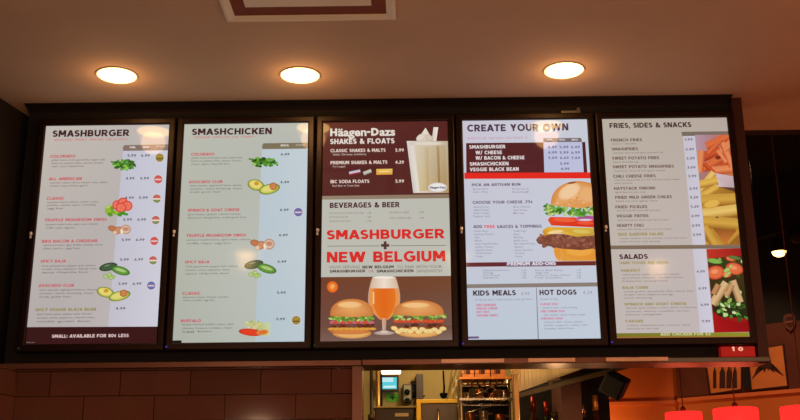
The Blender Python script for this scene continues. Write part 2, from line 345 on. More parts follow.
# ------------------------------------------------------------------ drawing on a display
SW, SH = 0.573, 1.018
class Art:                      # a layer of the picture shown on one display, coordinates in metres on the panel
    def __init__(s, scr, lay): s.scr = scr; s.v = []; s.f = []; s.c = []; s.d = lay; s.clip = None
    def _poly(s, uv, cols):
        P = [(u, v, c) for (u, v), c in zip(uv, cols)]
        lims = [(0, 0.0, 1), (0, SW, -1), (1, 0.0, 1), (1, SH, -1)]
        for ax, L, sg in lims:
            Q = []
            for i in range(len(P)):
                a, b = P[i], P[(i + 1) % len(P)]
                da, db = sg * (a[ax] - L), sg * (b[ax] - L)
                if da >= 0: Q.append(a)
                if (da >= 0) != (db >= 0):
                    t = da / (da - db); Q.append((a[0] + (b[0] - a[0]) * t, a[1] + (b[1] - a[1]) * t, tuple(x + (y - x) * t for x, y in zip(a[2], b[2]))))
            P = Q
            if len(P) < 3: return
        if s.clip:
            for (ax_, ay_, bx_, by_) in s.clip:          # keep the left side of each directed line
                Q = []; f = lambda p: (bx_ - ax_) * (p[1] - ay_) - (by_ - ay_) * (p[0] - ax_)
                for i in range(len(P)):
                    a, b = P[i], P[(i + 1) % len(P)]; da, db = f(a), f(b)
                    if da >= 0: Q.append(a)
                    if (da >= 0) != (db >= 0):
                        t = da / (da - db); Q.append((a[0] + (b[0] - a[0]) * t, a[1] + (b[1] - a[1]) * t, tuple(x + (y - x) * t for x, y in zip(a[2], b[2]))))
                P = Q
                if len(P) < 3: return
        n = len(s.v)
        s.v += [(u - SW / 2, -s.d, v) for u, v, c in P]; s.c += [c for u, v, c in P]; s.f.append(list(range(n, n + len(P))))
    def poly(s, pts, c):        # points of the photographed screen, mapped on to the panel
        cs = [lin(k) for k in c] if isinstance(c[0], (tuple, list)) else [lin(c)] * len(pts)
        s.d += 3e-5; s._poly([s.scr.uv(*p) for p in pts], cs)
    def setclip(s, pts):        # convex region
        q = [s.scr.uv(*p) for p in pts]; A = sum(q[i][0] * q[(i + 1) % len(q)][1] - q[(i + 1) % len(q)][0] * q[i][1] for i in range(len(q)))
        if A < 0: q = q[::-1]
        s.clip = [(*q[i], *q[(i + 1) % len(q)]) for i in range(len(q))]
    def ell(s, cx, cy, rx, ry, c1, c2=None, ang=0, n=18, wob=0):
        c2 = c2 or c1; a = math.radians(ang); s.d += 3e-5
        pts = []
        for k in range(n):
            t = 2 * PI * k / n; w = 1 + wob * (random.random() - .5)
            x, y = rx * w * math.cos(t), ry * w * math.sin(t)
            pts.append((cx + x * math.cos(a) - y * math.sin(a), cy + x * math.sin(a) + y * math.cos(a)))
        l1, l2 = lin(c1), lin(c2); lm = tuple(.5 * (x + y) for x, y in zip(l1, l2))
        mid = [((cx + p[0]) / 2 * .6 + p[0] * .4, (cy + p[1]) / 2 * .6 + p[1] * .4) for p in pts]
        for k in range(n):
            k2 = (k + 1) % n; u = s.scr.uv
            s._poly([u(cx, cy), u(*mid[k]), u(*mid[k2])], [l1, l1, l1])
            s._poly([u(*mid[k]), u(*pts[k]), u(*pts[k2]), u(*mid[k2])], [l1, l2, l2, l1])
    def rod(s, x0, y0, x1, y1, w, c1, c2):   # a stick (a fry, a strip) with light and dark long sides
        dx, dy = x1 - x0, y1 - y0; L = math.hypot(dx, dy); nx, ny = -dy / L * w / 2, dx / L * w / 2
        s.d += 3e-5; u = s.scr.uv; ca, cb = lin(c1), lin(c2)
        for sg in (1, -1):
            cc = cb if sg * ny > 0 else tuple(.7 * p + .3 * q for p, q in zip(ca, cb))
            s._poly([u(x0, y0), u(x1, y1), u(x1 + nx * sg, y1 + ny * sg), u(x0 + nx * sg, y0 + ny * sg)], [ca, ca, cc, cc])
    def text(s, t, x0, x1, y, cap, c, bold=False):
        polys, a, b = string_polys(t, bold)
        (u0, v0), (u1, _) = s.scr.uv(x0, y), s.scr.uv(x1, y); v1 = s.scr.uv(x0, y - cap)[1]
        sx = (u1 - u0) / (b - a); sy = (v1 - v0) / CAP; l = lin(c)
        if isinstance(c[0], tuple): l = lin(c[0])
        for f in polys: s._poly([(u0 + (p[0] - a) * sx, v0 + p[1] * sy) for p in f], [l] * len(f))
    def build(s, name, parent, label=None):
        if not s.f: return
        me = bpy.data.meshes.new(name); me.from_pydata(s.v, [], s.f)
        at_ = me.color_attributes.new('Col', 'FLOAT_COLOR', 'POINT')
        at_.data.foreach_set('color', [x for c in s.c for x in (*c, 1.0)])
        me.materials.append(M['display'])
        bm = bmesh.new(); bm.from_mesh(me)
        for f in bm.faces:
            if f.normal.y > 0: f.normal_flip()
        bm.to_mesh(me); bm.free()
        o = bpy.data.objects.new(name, me); col.objects.link(o); o.parent = parent
        if label: o['label'] = label
        return o

class Lines:                    # every line of lettering is a part of its own
    def __init__(s, scr, lay, name): s.scr, s.lay, s.name, s.arts = scr, lay, name, []
    def text(s, *k): a = Art(s.scr, s.lay); a.text(*k); s.arts.append(a)
    def mark(s, polys, c):
        a = Art(s.scr, s.lay)
        for p in polys: a.poly(p, c)
        s.arts.append(a)
    def build(s, parent):
        for a in s.arts: a.build(s.name, parent)
def solve(A, b):
    n = len(b); A = [r[:] + [v] for r, v in zip(A, b)]
    for i in range(n):
        p = max(range(i, n), key=lambda r: abs(A[r][i])); A[i], A[p] = A[p], A[i]
        for r in range(n):
            if r != i:
                k = A[r][i] / A[i][i]
                for c in range(i, n + 1): A[r][c] -= k * A[i][c]
    return [A[i][n] / A[i][i] for i in range(n)]

class Screen:
    def __init__(s, idx, corners, label):
        s.idx = idx; s.cx = (idx - 2) * 0.6426
        A, b = [], []
        for (x, y), (u, v) in zip(corners, ((0, SH), (SW, SH), (SW, 0), (0, 0))):
            A.append([x, y, 1, 0, 0, 0, -u * x, -u * y]); b.append(u); A.append([0, 0, 0, x, y, 1, -v * x, -v * y]); b.append(v)
        s.h = solve(A, b) + [1]; s.corners = corners
        s.root = empty('menu_screen', (s.cx, 0, 2.3686), 0, label, 'screen', 'portrait menu screens along the header')
        W2 = SW / 2; B = 0.031
        MB().frame(-W2 - B, W2 + B, -.034, SH + .032, -.012, .043, B, B, .032, .034, .006).build('bezel', M['bezel'], s.root)
        MB().box(-W2 - .004, W2 + .004, .004, .042, -.004, SH + .004).build('back_housing', M['tv_back'], s.root)
        MB().lathe([(0, -.009), (.005, -.008), (.0068, 0), (.005, .008), (0, .009)], (0, 0, 0)).build('lock_knob', M['white_knob'], s.root, True, (-W2 - .017, -.017, .497))
        MB().lathe([(0, -.006), (.004, -.004), (.0045, .002), (.003, .007), (0, .007)], (0, 0, 0)).build('key', M['white_knob'], s.root, True, (-W2 - .018, -.016, .480))
        MB().box(-.004, .004, -.003, .003, -.003, .003, .001).build('status_light', M['led_green' if idx in (0, 2) else 'led_blue'], s.root, loc=(-W2 - .024, -.0135, -.018))
        s.panel = Art(s, .0005); s.pic = {}; s.head = Lines(s, .0090, 'heading'); s.names = Lines(s, .0092, 'item_name'); s.desc = Art(s, .0091); s.price = Lines(s, .0093, 'price')
    def uv(s, x, y):
        h = s.h; w = h[6] * x + h[7] * y + 1
        return (h[0] * x + h[1] * y + h[2]) / w, (h[3] * x + h[4] * y + h[5]) / w
    def bg(s, c): 
        e = s.corners; s.panel.poly([e[0], e[1], e[2], e[3]], c)
    def rect(s, x0, y0, x1, y1, c): s.panel.poly([(x0, y0), (x1, y0), (x1, y1), (x0, y1)], c)
    def picture(s, name):
        a = Art(s, .0062); s.pic.setdefault(name, []).append(a); return a
    def finish(s):
        s.panel.build('display_panel', s.root)
        for n, l in s.pic.items():
            for a in l: a.build(n, s.root)
        s.head.build(s.root); s.names.build(s.root); s.desc.build('description_text', s.root); s.price.build(s.root)

S1 = Screen(0, [(45.9, 125.7), (170.3, 124.5), (157.1, 344.6), (23.8, 344.6)], 'menu screen headed SMASHBURGER with burger list and dark red footer')
S2 = Screen(1, [(184.8, 124.8), (308.1, 123.3), (304.8, 341.5), (174.8, 343.1)], 'menu screen headed SMASHCHICKEN with pale grey green background')
S3 = Screen(2, [(324, 121.9), (447.6, 121.5), (451.4, 339.5), (321, 341)], 'menu screen with milkshake on top and beer glass between two burgers')
S4 = Screen(3, [(462.4, 121.9), (586.2, 120), (599, 339.2), (467.1, 340)], 'menu screen headed CREATE YOUR OWN with large cropped burger')
S5 = Screen(4, [(601.9, 119), (726.7, 116.9), (751, 336.4), (616.7, 339)], 'menu screen headed FRIES, SIDES & SNACKS with fries and salad photos')

GREENS = [(44, 96, 26), (70, 140, 40), (110, 175, 60), (150, 205, 90), (36, 74, 22)]
def leafpile(s, x0, x1, y0, y1, name='greens_picture'):
    a = s.picture(name); cx, cy, rx, ry = (x0 + x1) / 2, (y0 + y1) / 2, (x1 - x0) / 2, (y1 - y0) / 2
    a.rod(x0 - 1, cy - ry * .6, cx, cy - ry * .2, 1.6, (90, 150, 50), (60, 110, 40))
    for k in range(52):
        t = random.uniform(0, 2 * PI); r = math.sqrt(random.random())
        a.ell(cx + 1 + rx * r * math.cos(t) * .85, cy + ry * r * math.sin(t) * .8, random.uniform(1.2, 3.4), random.uniform(.9, 1.7), random.choice(GREENS), random.choice(GREENS[:3]), random.uniform(-40, 60), 9)
def tomatoes(s, x0, x1, y0, y1):
    a = s.picture('tomato_picture'); w, h = x1 - x0, y1 - y0
    for k in range(16): a.ell(x0 + w * random.uniform(.05, .7), y0 + h * random.uniform(.45, .95), 3.2, 2, random.choice([(150, 190, 50), (120, 165, 40), (90, 150, 40), (190, 205, 90)]), (110, 160, 45), random.uniform(-30, 30), 10, .4)
    for fx, fy in ((.42, .42), (.62, .28), (.78, .45), (.55, .55)):
        a.ell(x0 + w * fx, y0 + h * fy, w * .19, h * .27, (235, 110, 90), (205, 40, 36), 20, 16)
        for k in range(5): a.ell(x0 + w * fx + w * .1 * math.cos(k * 1.26), y0 + h * fy + h * .13 * math.sin(k * 1.26), 1, .8, (245, 150, 120), (225, 80, 60), 0, 6)
    for k in range(8): a.ell(x0 + w * random.uniform(.4, .75), y0 + h * random.uniform(.8, 1.0), 2.2, 1.3, (70, 150, 40), (50, 120, 30), random.uniform(-30, 30), 9)
def mushrooms(s, x0, x1, y0, y1):
    a = s.picture('mushroom_picture'); w, h = x1 - x0, y1 - y0
    a.ell(x0 + w * .2, y0 + h * .35, w * .2, h * .28, (190, 120, 80), (140, 80, 50), 15); a.ell(x0 + w * .42, y0 + h * .55, w * .2, h * .33, (205, 140, 100), (150, 85, 55), -40)
    a.ell(x0 + w * .3, y0 + h * .75, w * .1, h * .2, (225, 195, 170), (180, 130, 100)); a.ell(x0 + w * .77, y0 + h * .45, w * .22, h * .45, (225, 190, 165), (160, 105, 75))
    a.ell(x0 + w * .77, y0 + h * .42, w * .15, h * .22, (190, 140, 110), (215, 175, 150)); a.ell(x0 + w * .6, y0 + h * .65, w * .06, h * .3, (240, 225, 205), (210, 185, 165), -10)
def jalapeno(s, x0, x1, y0, y1):
    a = s.picture('green_chilli_picture'); w, h = x1 - x0, y1 - y0
    a.ell(x0 + w * .29, y0 + h * .25, w * .31, h * .24, (64, 92, 62), (24, 50, 26), -12); a.ell(x0 + w * .25, y0 + h * .17, w * .12, h * .04, (120, 145, 120), (64, 92, 62), -12)
    a.ell(x0 + w * .7, y0 + h * .48, w * .32, h * .25, (96, 150, 60), (44, 96, 34), 17); a.ell(x0 + w * .7, y0 + h * .45, w * .22, h * .1, (170, 200, 120), (110, 160, 70), 17)
    for fx, fy in ((.2, .82), (.33, .72), (.45, .85), (.38, .9)):
        a.ell(x0 + w * fx, y0 + h * fy, w * .085, h * .12, (180, 205, 120), (60, 120, 40), random.uniform(-30, 30), 10)
def avocado(s, x0, x1, y0, y1):
    a = s.picture('avocado_picture'); w, h = x1 - x0, y1 - y0
    a.ell(x0 + w * .25, y0 + h * .4, w * .27, h * .36, (205, 195, 90), (80, 105, 30), 14); a.ell(x0 + w * .24, y0 + h * .36, w * .22, h * .27, (235, 215, 120), (190, 195, 80), 14); a.ell(x0 + w * .27, y0 + h * .3, w * .08, h * .14, (205, 150, 50), (215, 185, 80))
    a.ell(x0 + w * .68, y0 + h * .66, w * .34, h * .34, (190, 195, 80), (84, 112, 30), -14); a.ell(x0 + w * .66, y0 + h * .64, w * .28, h * .25, (225, 215, 120), (185, 195, 80), -14); a.ell(x0 + w * .8, y0 + h * .48, w * .12, h * .25, (205, 130, 75), (140, 75, 40), -20)
def badge(s, x, y, kind, r=4.1):
    a = s.picture('badge')
    cs = {'gold': ((170, 140, 50), (130, 105, 30)), 'red': ((215, 90, 80), (190, 60, 55)), 'blue': ((110, 110, 175), (85, 85, 150)), 'mix': ((205, 100, 90), (165, 70, 60))}[kind]
    a.ell(x, y, r + .8, r + .8, (226, 222, 224), (205, 200, 208)); a.ell(x, y, r, r, *cs)
    if kind == 'mix': a.ell(x, y + 2, r * .78, r * .4, (120, 150, 80), (100, 130, 70)); a.rod(x - r, y + .3, x + r, y + .3, 1.5, (235, 220, 205), (225, 205, 190))
    elif kind == 'gold': a.rod(x - r * .7, y + 1, x + r * .7, y + 1, 1.4, (90, 90, 40), (90, 80, 40))
    else: a.rod(x - r * .8, y + .2, x + r * .8, y + .2, 1.5, (225, 200, 200), (220, 190, 195))

RED, DESC = (200, 92, 98), (98, 80, 78)
def item(s, name, x0, x1, y, lines, lx0, c=RED, cap=2.9, dc=DESC, dcap=1.75):
    s.names.text(name, x0, x1, y, cap, c, True)
    for (t, yy, lx1) in lines: s.desc.text(t, lx0, lx1, yy, dcap, dc, False)

# ---- screen 1
s = S1; s.bg([(196, 188, 178), (188, 182, 178), (196, 188, 188), (182, 174, 172)])
s.panel.poly([(123.3, 148), (169.2, 147.5), (158, 327.4), (107.6, 327.6)], [(196, 196, 212), (204, 206, 220), (208, 208, 220), (198, 194, 206)])
s.panel.poly([(124.5, 144.9), (168.6, 144.2), (168.4, 150.2), (123.2, 150.6), (123, 147)], (132, 114, 106))
s.panel.poly([(25, 327), (158.4, 327.8), (157, 345), (23, 345)], (56, 22, 24))
s.head.text('SMASHBURGER', 52.5, 130, 137.1, 6.5, (66, 34, 40), True)
s.desc.text('SMASHED FRESH. SERVED DELICIOUS.', 54.3, 128.6, 141.2, 2.1, (206, 96, 104))
s.price.text('SML', 130.2, 136.6, 148.6, 1.8, (226, 216, 208), True); s.price.text('REG', 144, 150.2, 148.6, 1.8, (226, 216, 208), True); s.price.text('STYLE', 157, 166, 148, 1.6, (226, 206, 196))
item(s, 'COLORADO', 50.2, 75.7, 157.9, [('grilled onions, fresh guacamole, pepper jack,', 161, 105.7), ('fresh cut pickled chiles, lettuce, tomato,', 164.2, 104), ('mayo, spicy chipotle bun', 167.2, 84)], 51.5)
item(s, 'ALL AMERICAN', 48.6, 82, 180.4, [('american cheese, lettuce, tomato, onion, pickles,', 183.6, 108.5), ('mustard, mayo, ketchup, egg bun', 186.7, 88)], 50)
item(s, 'CLASSIC', 46.4, 64.3, 199.9, [('american cheese, lettuce, tomato, onion,', 203, 98.6), ('pickles, smash sauce, ketchup', 206, 96), ('egg bun', 209.2, 63)], 47.2)
item(s, 'TRUFFLE MUSHROOM SWISS', 44.2, 107, 221.5, [('sauteed mushrooms, aged swiss cheese,', 225.2, 98), ('truffle mayo, egg bun', 228.7, 75)], 45.4)
item(s, 'BBQ BACON & CHEDDAR', 41.4, 97.7, 242.7, [('applewood bacon, aged cheddar, haystack onions,', 246, 103), ('bbq sauce, egg bun', 249.3, 80)], 43.2)
item(s, 'SPICY BAJA', 40, 65.8, 262.7, [('fresh guacamole, pepper jack, lettuce,', 266.8, 96), ('tomato, onion, jalapenos, chipotle mayo', 270, 97), ('spicy chipotle bun', 273.3, 88)], 41.3)
item(s, 'AVOCADO CLUB', 37.8, 73.7, 287.2, [('fresh avocado, applewood bacon, lettuce,', 291, 97), ('tomato, ranch dressing, mayo,', 294.4, 94), ('multi grain bun', 297.9, 70)], 38.8)
item(s, 'SPICY VEGGIE BLACK BEAN', 34.4, 95.8, 311.5, [('black bean patty, pepper jack, lettuce,', 315.3, 92), ('tomato, onion, jalapenos, chipotle mayo,', 319, 95), ('multi grain bun', 322.7, 90)], 36.4, (150, 138, 74))
s.head.text('SMALL: AVAILABLE FOR 80¢ LESS', 51, 129, 338.4, 3.3, (222, 190, 190), True)
s.desc.text('menu one', 25.5, 33.5, 343.3, 1.3, (150, 140, 145))
for p1, p2, y, xa, xb in (('5.99', '6.99', 157.2, 128, 141.7), ('4.99', '5.99', 180, 126.2, 140.8), ('4.99', '5.99', 199.4, 125.4, 139.6), ('5.99', '6.99', 221.3, 123.6, 137.8), ('5.99', '6.99', 241.6, 122, 136.2), ('5.99', '6.99', 261.4, 120.4, 134.8), ('5.99', '6.99', 285.8, 118.6, 133)):
    s.price.text(p1, xa, xa + 9, y, 2.5, (112, 104, 118), True); s.price.text(p2, xb, xb + 9, y, 2.5, (112, 104, 118), True)
s.price.text('4.99', 115.8, 125.8, 310.6, 2.5, (112, 104, 118), True)
leafpile(s, 112, 136, 159.5, 170.5); tomatoes(s, 106, 134, 197.5, 216.5); mushrooms(s, 108, 131.5, 225, 235.5); jalapeno(s, 99.5, 130, 263, 280); avocado(s, 97, 130.5, 287, 301.5)
for x, y, k in ((160.5, 158, 'gold'), (159, 179.6, 'red'), (157.6, 199, 'mix'), (156.5, 220.5, 'mix'), (155, 241.5, 'red'), (153.7, 261, 'mix'), (151.8, 286.4, 'blue')): badge(s, x, y, k)
s.finish()

# ---- screen 2
s = S2; s.bg([(188, 190, 178), (184, 188, 180), (190, 196, 190), (176, 180, 168)])
s.panel.poly([(262, 147), (307.8, 147), (304.9, 341.4), (256, 342.3)], [(190, 203, 212), (196, 208, 216), (190, 204, 212), (182, 198, 206)])
s.panel.poly([(263.5, 143.8), (307.6, 143.2), (307.5, 149.2), (262.6, 149.7), (262, 147)], (126, 114, 90))
s.head.text('SMASHCHICKEN', 192.4, 272, 136.2, 6.4, (66, 34, 38), True)
s.desc.text('TENDER GRILLED OR CRISPY', 194, 255, 139.5, 1.9, (206, 96, 104))
s.price.text('REG', 281, 289, 147.6, 1.9, (222, 216, 200), True); s.price.text('STYLE', 296, 305, 147.2, 1.6, (222, 216, 200))
D2 = (94, 92, 86)
item(s, 'COLORADO', 192, 215.2, 157, [('grilled onions, fresh guacamole, pepper jack,', 160, 243), ('fresh cut pickled chiles, lettuce, tomato,', 163.1, 242), ('mayo, spicy chipotle bun', 166.2, 230)], 192.3, dc=D2)
item(s, 'AVOCADO CLUB', 190, 223.4, 184.7, [('fresh avocado, applewood bacon, lettuce,', 187.8, 242.5), ('tomato, ranch dressing, mayo', 191, 242.5), ('multi grain bun', 194.2, 221)], 191, dc=D2)
item(s, 'SPINACH & GOAT CHEESE', 188.9, 240.3, 213, [('goat cheese, spinach, roasted tomato,', 216.6, 242), ('balsamic vinaigrette, multi grain bun', 219.9, 247)], 189.3, dc=D2)
item(s, 'TRUFFLE MUSHROOM SWISS', 187.7, 247, 238.4, [('sauteed mushrooms, aged swiss cheese,', 242, 252), ('truffle mayo, egg bun', 245.5, 232)], 188, dc=D2)
item(s, 'SPICY BAJA', 186.3, 211, 264.7, [('fresh guacamole, pepper jack, lettuce', 268.5, 239), ('tomato, onion, jalapenos, mayo', 272, 231), ('spicy chipotle bun', 275.5, 230)], 187.4, dc=D2)
item(s, 'CLASSIC', 184.3, 202.3, 295.8, [('american cheese, lettuce, tomato,', 299, 230), ('onion, pickles, egg bun', 302, 216)], 184.8, dc=D2)
item(s, 'BUFFALO', 183, 203, 323, [('franks red hot buffalo sauce, blue', 326, 235.5), ('cheese, lettuce, tomato, mayo', 329.6, 234), ('egg bun', 332.9, 213)], 184.3, (206, 84, 110), dc=D2)
for y, x in ((156.7, 281), (184.6, 280.7), (212.3, 280.4), (237.4, 279.5), (263.8, 278.2), (294.7, 277.8), (320.8, 277.2)): s.price.text('6.49' if y < 290 else '5.99', x, x + 8.8, y, 2.4, (98, 104, 106), True)
leafpile(s, 250, 278, 157.5, 169); avocado(s, 248.6, 280, 180, 195.3); mushrooms(s, 251, 275.5, 239.8, 251.6); jalapeno(s, 245.7, 277, 261, 278.6)
a = s.picture('celery_and_sauce_picture')
for k in range(16): a.rod(random.uniform(246, 262), random.uniform(321, 326), random.uniform(250, 270), random.uniform(328, 334), 2.2, random.choice([(225, 215, 165), (190, 200, 130), (215, 205, 150), (150, 170, 90)]), random.choice([(150, 165, 90), (200, 190, 130)]))
a.poly([(262, 323), (271.4, 323), (271, 336), (262, 336)], [(185, 200, 140), (205, 212, 170), (210, 210, 160), (190, 190, 110)])
a.ell(252, 332.6, 12, 3.6, (226, 66, 38), (200, 40, 24), 6); a.ell(264, 332.5, 6, 2.6, (225, 110, 50), (205, 180, 90), -8)
badge(s, 298.6, 213.2, 'blue', 4.2); badge(s, 296.9, 320.6, 'gold', 4.2)
s.panel.poly([(174.8, 340.6), (183.5, 340.4), (183.5, 343.2), (174.7, 343.3)], (24, 22, 22))
s.finish()

# ---- screen 3
s = S3; s.bg((190, 190, 180))
s.panel.poly([(324, 121.5), (447.8, 121), (449, 196.5), (322.6, 195.8)], [(98, 46, 38), (84, 34, 34), (88, 38, 36), (82, 34, 34)])
s.panel.poly([(322.6, 195.8), (449, 194.6), (449.1, 198.6), (322.5, 199.4)], [(150, 132, 112), (140, 118, 98), (140, 118, 98), (150, 132, 112)])
s.panel.poly([(321.8, 277), (450.6, 276), (451.4, 340.5), (321, 341.4)], [(112, 62, 42), (112, 66, 42), (118, 92, 84), (112, 78, 72)])
s.panel.poly([(321.3, 326), (451.2, 325), (451.4, 340.5), (321, 341.4)], [(112, 76, 62), (108, 74, 60), (134, 112, 104), (126, 96, 88)])
s.head.text('Häagen-Dazs', 331, 395.8, 136.2, 7.6, (232, 222, 210), True)
s.head.text('SHAKES & FLOATS', 331, 395.2, 144.2, 5.2, (230, 218, 208), True)
CR = (228, 206, 194)
for t, y, x1, p in (('CLASSIC SHAKES & MALTS', 152.5, 386.3, '3.99'), ('PREMIUM SHAKES & MALTS', 164.6, 388, '4.29'), ('IBC SODA FLOATS', 183.6, 370, '3.99')):
    s.names.text(t, 331.3, x1, y, 3.3, CR, True); s.price.text(p, 395.8, 404.5, y - .2, 3, CR, True)
s.desc.text('Vanilla, Chocolate, Strawberry', 333.3, 367, 155.6, 1.8, CR); s.desc.text('Try it topped', 333.3, 346, 167.7, 1.8, CR); s.desc.text('Root Beer or Cream Soda', 333.3, 360, 187, 1.8, CR)
a = s.picture('candy_bar_pictures')
a.rod(350, 173.6, 361, 171.4, 3.4, (210, 205, 215), (70, 60, 150)); a.rod(350.5, 174.9, 361, 172.8, 1.2, (170, 40, 50), (150, 30, 40))
a.rod(364.2, 174, 372, 171, 3.6, (205, 200, 185), (120, 140, 130)); a.poly([(377, 169.4), (393, 169.2), (393, 175), (377, 175.2)], [(235, 190, 90), (240, 200, 110), (225, 160, 60), (225, 160, 60)])
a.rod(380, 172.2, 390, 172, 1.6, (245, 225, 150), (240, 190, 90))
a = s.picture('milkshake_picture')
a.poly([(433.8, 127.9), (438.6, 128), (436, 146), (431.6, 146)], [(222, 214, 200), (238, 232, 220), (230, 220, 205), (205, 190, 170)])
a.poly([(418, 140), (426, 128.4), (434, 142), (431, 146), (416, 146)], [(200, 190, 178), (238, 230, 216), (200, 186, 168), (200, 186, 168), (216, 204, 188)])
a.ell(421, 138, 5, 3, (226, 216, 200), (200, 186, 170), -35); a.ell(429.5, 138.5, 4, 3, (214, 200, 180), (190, 172, 150), 40)
a.poly([(407.2, 141.5), (448.2, 142), (448.8, 193.8), (413.6, 193.6)], [(222, 214, 206), (196, 180, 154), (176, 146, 98), (232, 224, 212)])
a.poly([(415, 146), (446, 146), (446.6, 190), (420, 192)], [(218, 206, 182), (192, 170, 132), (174, 144, 94), (210, 190, 146)])
a.poly([(408, 144), (413.5, 144), (419, 192.6), (414, 193.4)], [(216, 208, 200), (228, 220, 212), (232, 224, 214), (206, 198, 188)])
a.poly([(424, 148), (429, 148), (429, 190), (425, 190)], [(208, 192, 160), (196, 176, 136), (188, 160, 110), (206, 184, 136)])
a.poly([(437, 147), (439.5, 147), (440.5, 184), (438, 184)], [(170, 146, 108), (180, 156, 118), (158, 126, 80), (158, 126, 80)])
a.ell(427, 144.4, 17, 1.9, (226, 216, 200), (206, 192, 172))
a.ell(437.6, 188.2, 9.4, 4.7, (236, 234, 232), (214, 208, 206), 0, 24)
s.names.text('Häagen-Dazs', 430, 445.6, 189.5, 2.2, (40, 40, 84), True)
s.head.text('BEVERAGES & BEER', 330.6, 400.2, 208.4, 5.3, (78, 36, 46), True)
for t, y, x1, p in (('FOUNTAIN DRINK OR TEA', 214.6, 364.7, '1.99'), ('BOTTLED WATER', 218.6, 349, '1.89'), ('ORGANIC JUICE BOX', 222.5, 352, '1.69')): s.desc.text(t, 330.3, x1, y, 1.9, (140, 124, 120)); s.price.text(p, 367.5, 371.8, y, 1.9, (130, 116, 112))
for t, y, x1, p in (('DOMESTIC BEER', 214.2, 409.4, '3.99'), ('CRAFT & IMPORT BEER', 219.8, 412, '4.49')): s.desc.text(t, 390, x1, y, 1.9, (140, 124, 120)); s.price.text(p, 419.4, 424, y, 1.9, (130, 116, 112))
RD = (214, 44, 40)
s.head.text('SMASHBURGER', 327.6, 444.7, 240, 9.5, RD, True)
s.head.text('NEW BELGIUM', 327.6, 445, 262.9, 10.6, RD, True)
s.panel.poly([(328, 245.7), (380, 245.6), (380, 246.3), (328, 246.4)], (130, 120, 112)); s.panel.poly([(391, 245.5), (446, 245.3), (446, 246), (391, 246.2)], (130, 120, 112))
s.head.mark([[(384.2, 241.9), (387, 241.9), (387, 249.9), (384.2, 249.9)], [(381.5, 244.6), (389.7, 244.6), (389.7, 247.3), (381.5, 247.3)]], (80, 48, 46))
s.names.text('NOW SERVING', 330.5, 360.5, 268.9, 2.8, (124, 108, 104)); s.names.text('NEW BELGIUM', 363, 394, 268.9, 2.8, (82, 62, 60), True); s.names.text('TO PAIR WITH YOUR', 397, 441.5, 268.9, 2.8, (124, 108, 104))
s.names.text('SMASHBURGER', 330.5, 366, 273, 2.8, (86, 62, 62), True); s.names.text('OR', 369, 374.5, 273, 2.8, (190, 90, 80)); s.names.text('SMASHCHICKEN', 377, 413.5, 273, 2.8, (82, 58, 58), True); s.names.text('SANDWICH', 416.5, 441.5, 273, 2.8, (124, 108, 104))
a = s.picture('badge'); a.ell(333.2, 287, 5.6, 5.8, (236, 120, 40), (214, 80, 24)); a.ell(333.2, 286.6, 2.6, 3.2, (246, 170, 90), (226, 100, 36), 20)
def burger(a, cx, top, rx, base, white):
    w = rx
    a.ell(cx, base + 18.5, w * .86, 5.4, (232, 176, 104), (196, 130, 70)); a.ell(cx - 2, base + 16.4, w * .9, 3.2, (214, 130, 66), (190, 104, 50))
    for k in range(22): a.ell(cx + random.uniform(-.92, .92) * w, base + 12.4 + random.uniform(-1.6, 1.6), 3, 1.7, random.choice([(110, 56, 36), (140, 76, 48), (92, 44, 30)]), (100, 50, 34), random.uniform(-25, 25), 8)
    if white:
        for k in range(13): a.ell(cx + (k / 6 - 1) * w * .92, base + 14.6 + abs(math.sin(k * 1.3)) * 3.4, 3.6, 2.2, (240, 214, 146), (222, 180, 96), random.uniform(-15, 15), 10)
    else:
        for k in range(9): a.ell(cx + (k / 4 - 1) * w * .9, base + 14.2, 4, 1.4, (222, 160, 66), (206, 130, 50), random.uniform(-9, 9), 10)
    for k in range(11): a.ell(cx + (k / 5 - 1) * w * .82, base + 7.6, 4.4, 1.8, (214, 84, 50) if white or k % 2 else (196, 110, 130), (176, 50, 40), random.uniform(-9, 9), 10)
    for k in range(44): a.ell(cx + random.uniform(-1.0, 1.0) * w, base + 3.4 + random.uniform(-2.4, 2.6), 2.6, 1.3, random.choice([(120, 165, 60), (160, 190, 90), (90, 130, 40), (190, 205, 120)]), random.choice([(90, 130, 44), (140, 170, 70)]), random.uniform(-50, 50), 8)
    n = 22; P = [(cx + w * .96 * math.cos(PI * k / n), base + 1.5 - (base - top + 1.5) * abs(math.sin(PI * k / n)) ** .75) for k in range(n + 1)]
    s.d = 0
    u = a.scr.uv; a.d += 3e-5
    hi, ed, lo = lin((236, 176, 108)), lin((204, 120, 58)), lin((220, 146, 78))
    c0 = (cx, (base * .45 + top * .55))
    for k in range(n): a._poly([u(*c0), u(*P[k]), u(*P[k + 1])], [hi, ed, ed])
    a._poly([u(*c0), u(*P[n]), u(cx, base + 2.6), u(*P[0])], [hi, ed, lo, ed])
    a.ell(cx - w * .1, top + (base - top) * .38, w * .55, (base - top) * .22, (244, 194, 132), (230, 166, 98))
a = s.picture('left_burger_picture'); burger(a, 352.5, 299, 22.5, 314.5, False)
a = s.picture('right_burger_picture'); burger(a, 418.3, 300.4, 26, 313.5, True)
a = s.picture('beer_glass_picture'); gx = 384.4
prof = [(277.5, 11.6), (282, 13.2), (288.5, 14.8), (295, 15.8), (301, 15.9), (307, 14.4), (312, 11.6), (316, 8), (319.5, 4.2)]
def lat(a, prof, c_in, c_out, k=1.0):
    u = a.scr.uv; a.d += 3e-5; ci, co = lin(c_in), lin(c_out)
    for (y0, r0), (y1, r1) in zip(prof, prof[1:]):
        for sg in (-1, 1): a._poly([u(gx, y0), u(gx + sg * r0 * k, y0), u(gx + sg * r1 * k, y1), u(gx, y1)], [ci, co, co, ci])
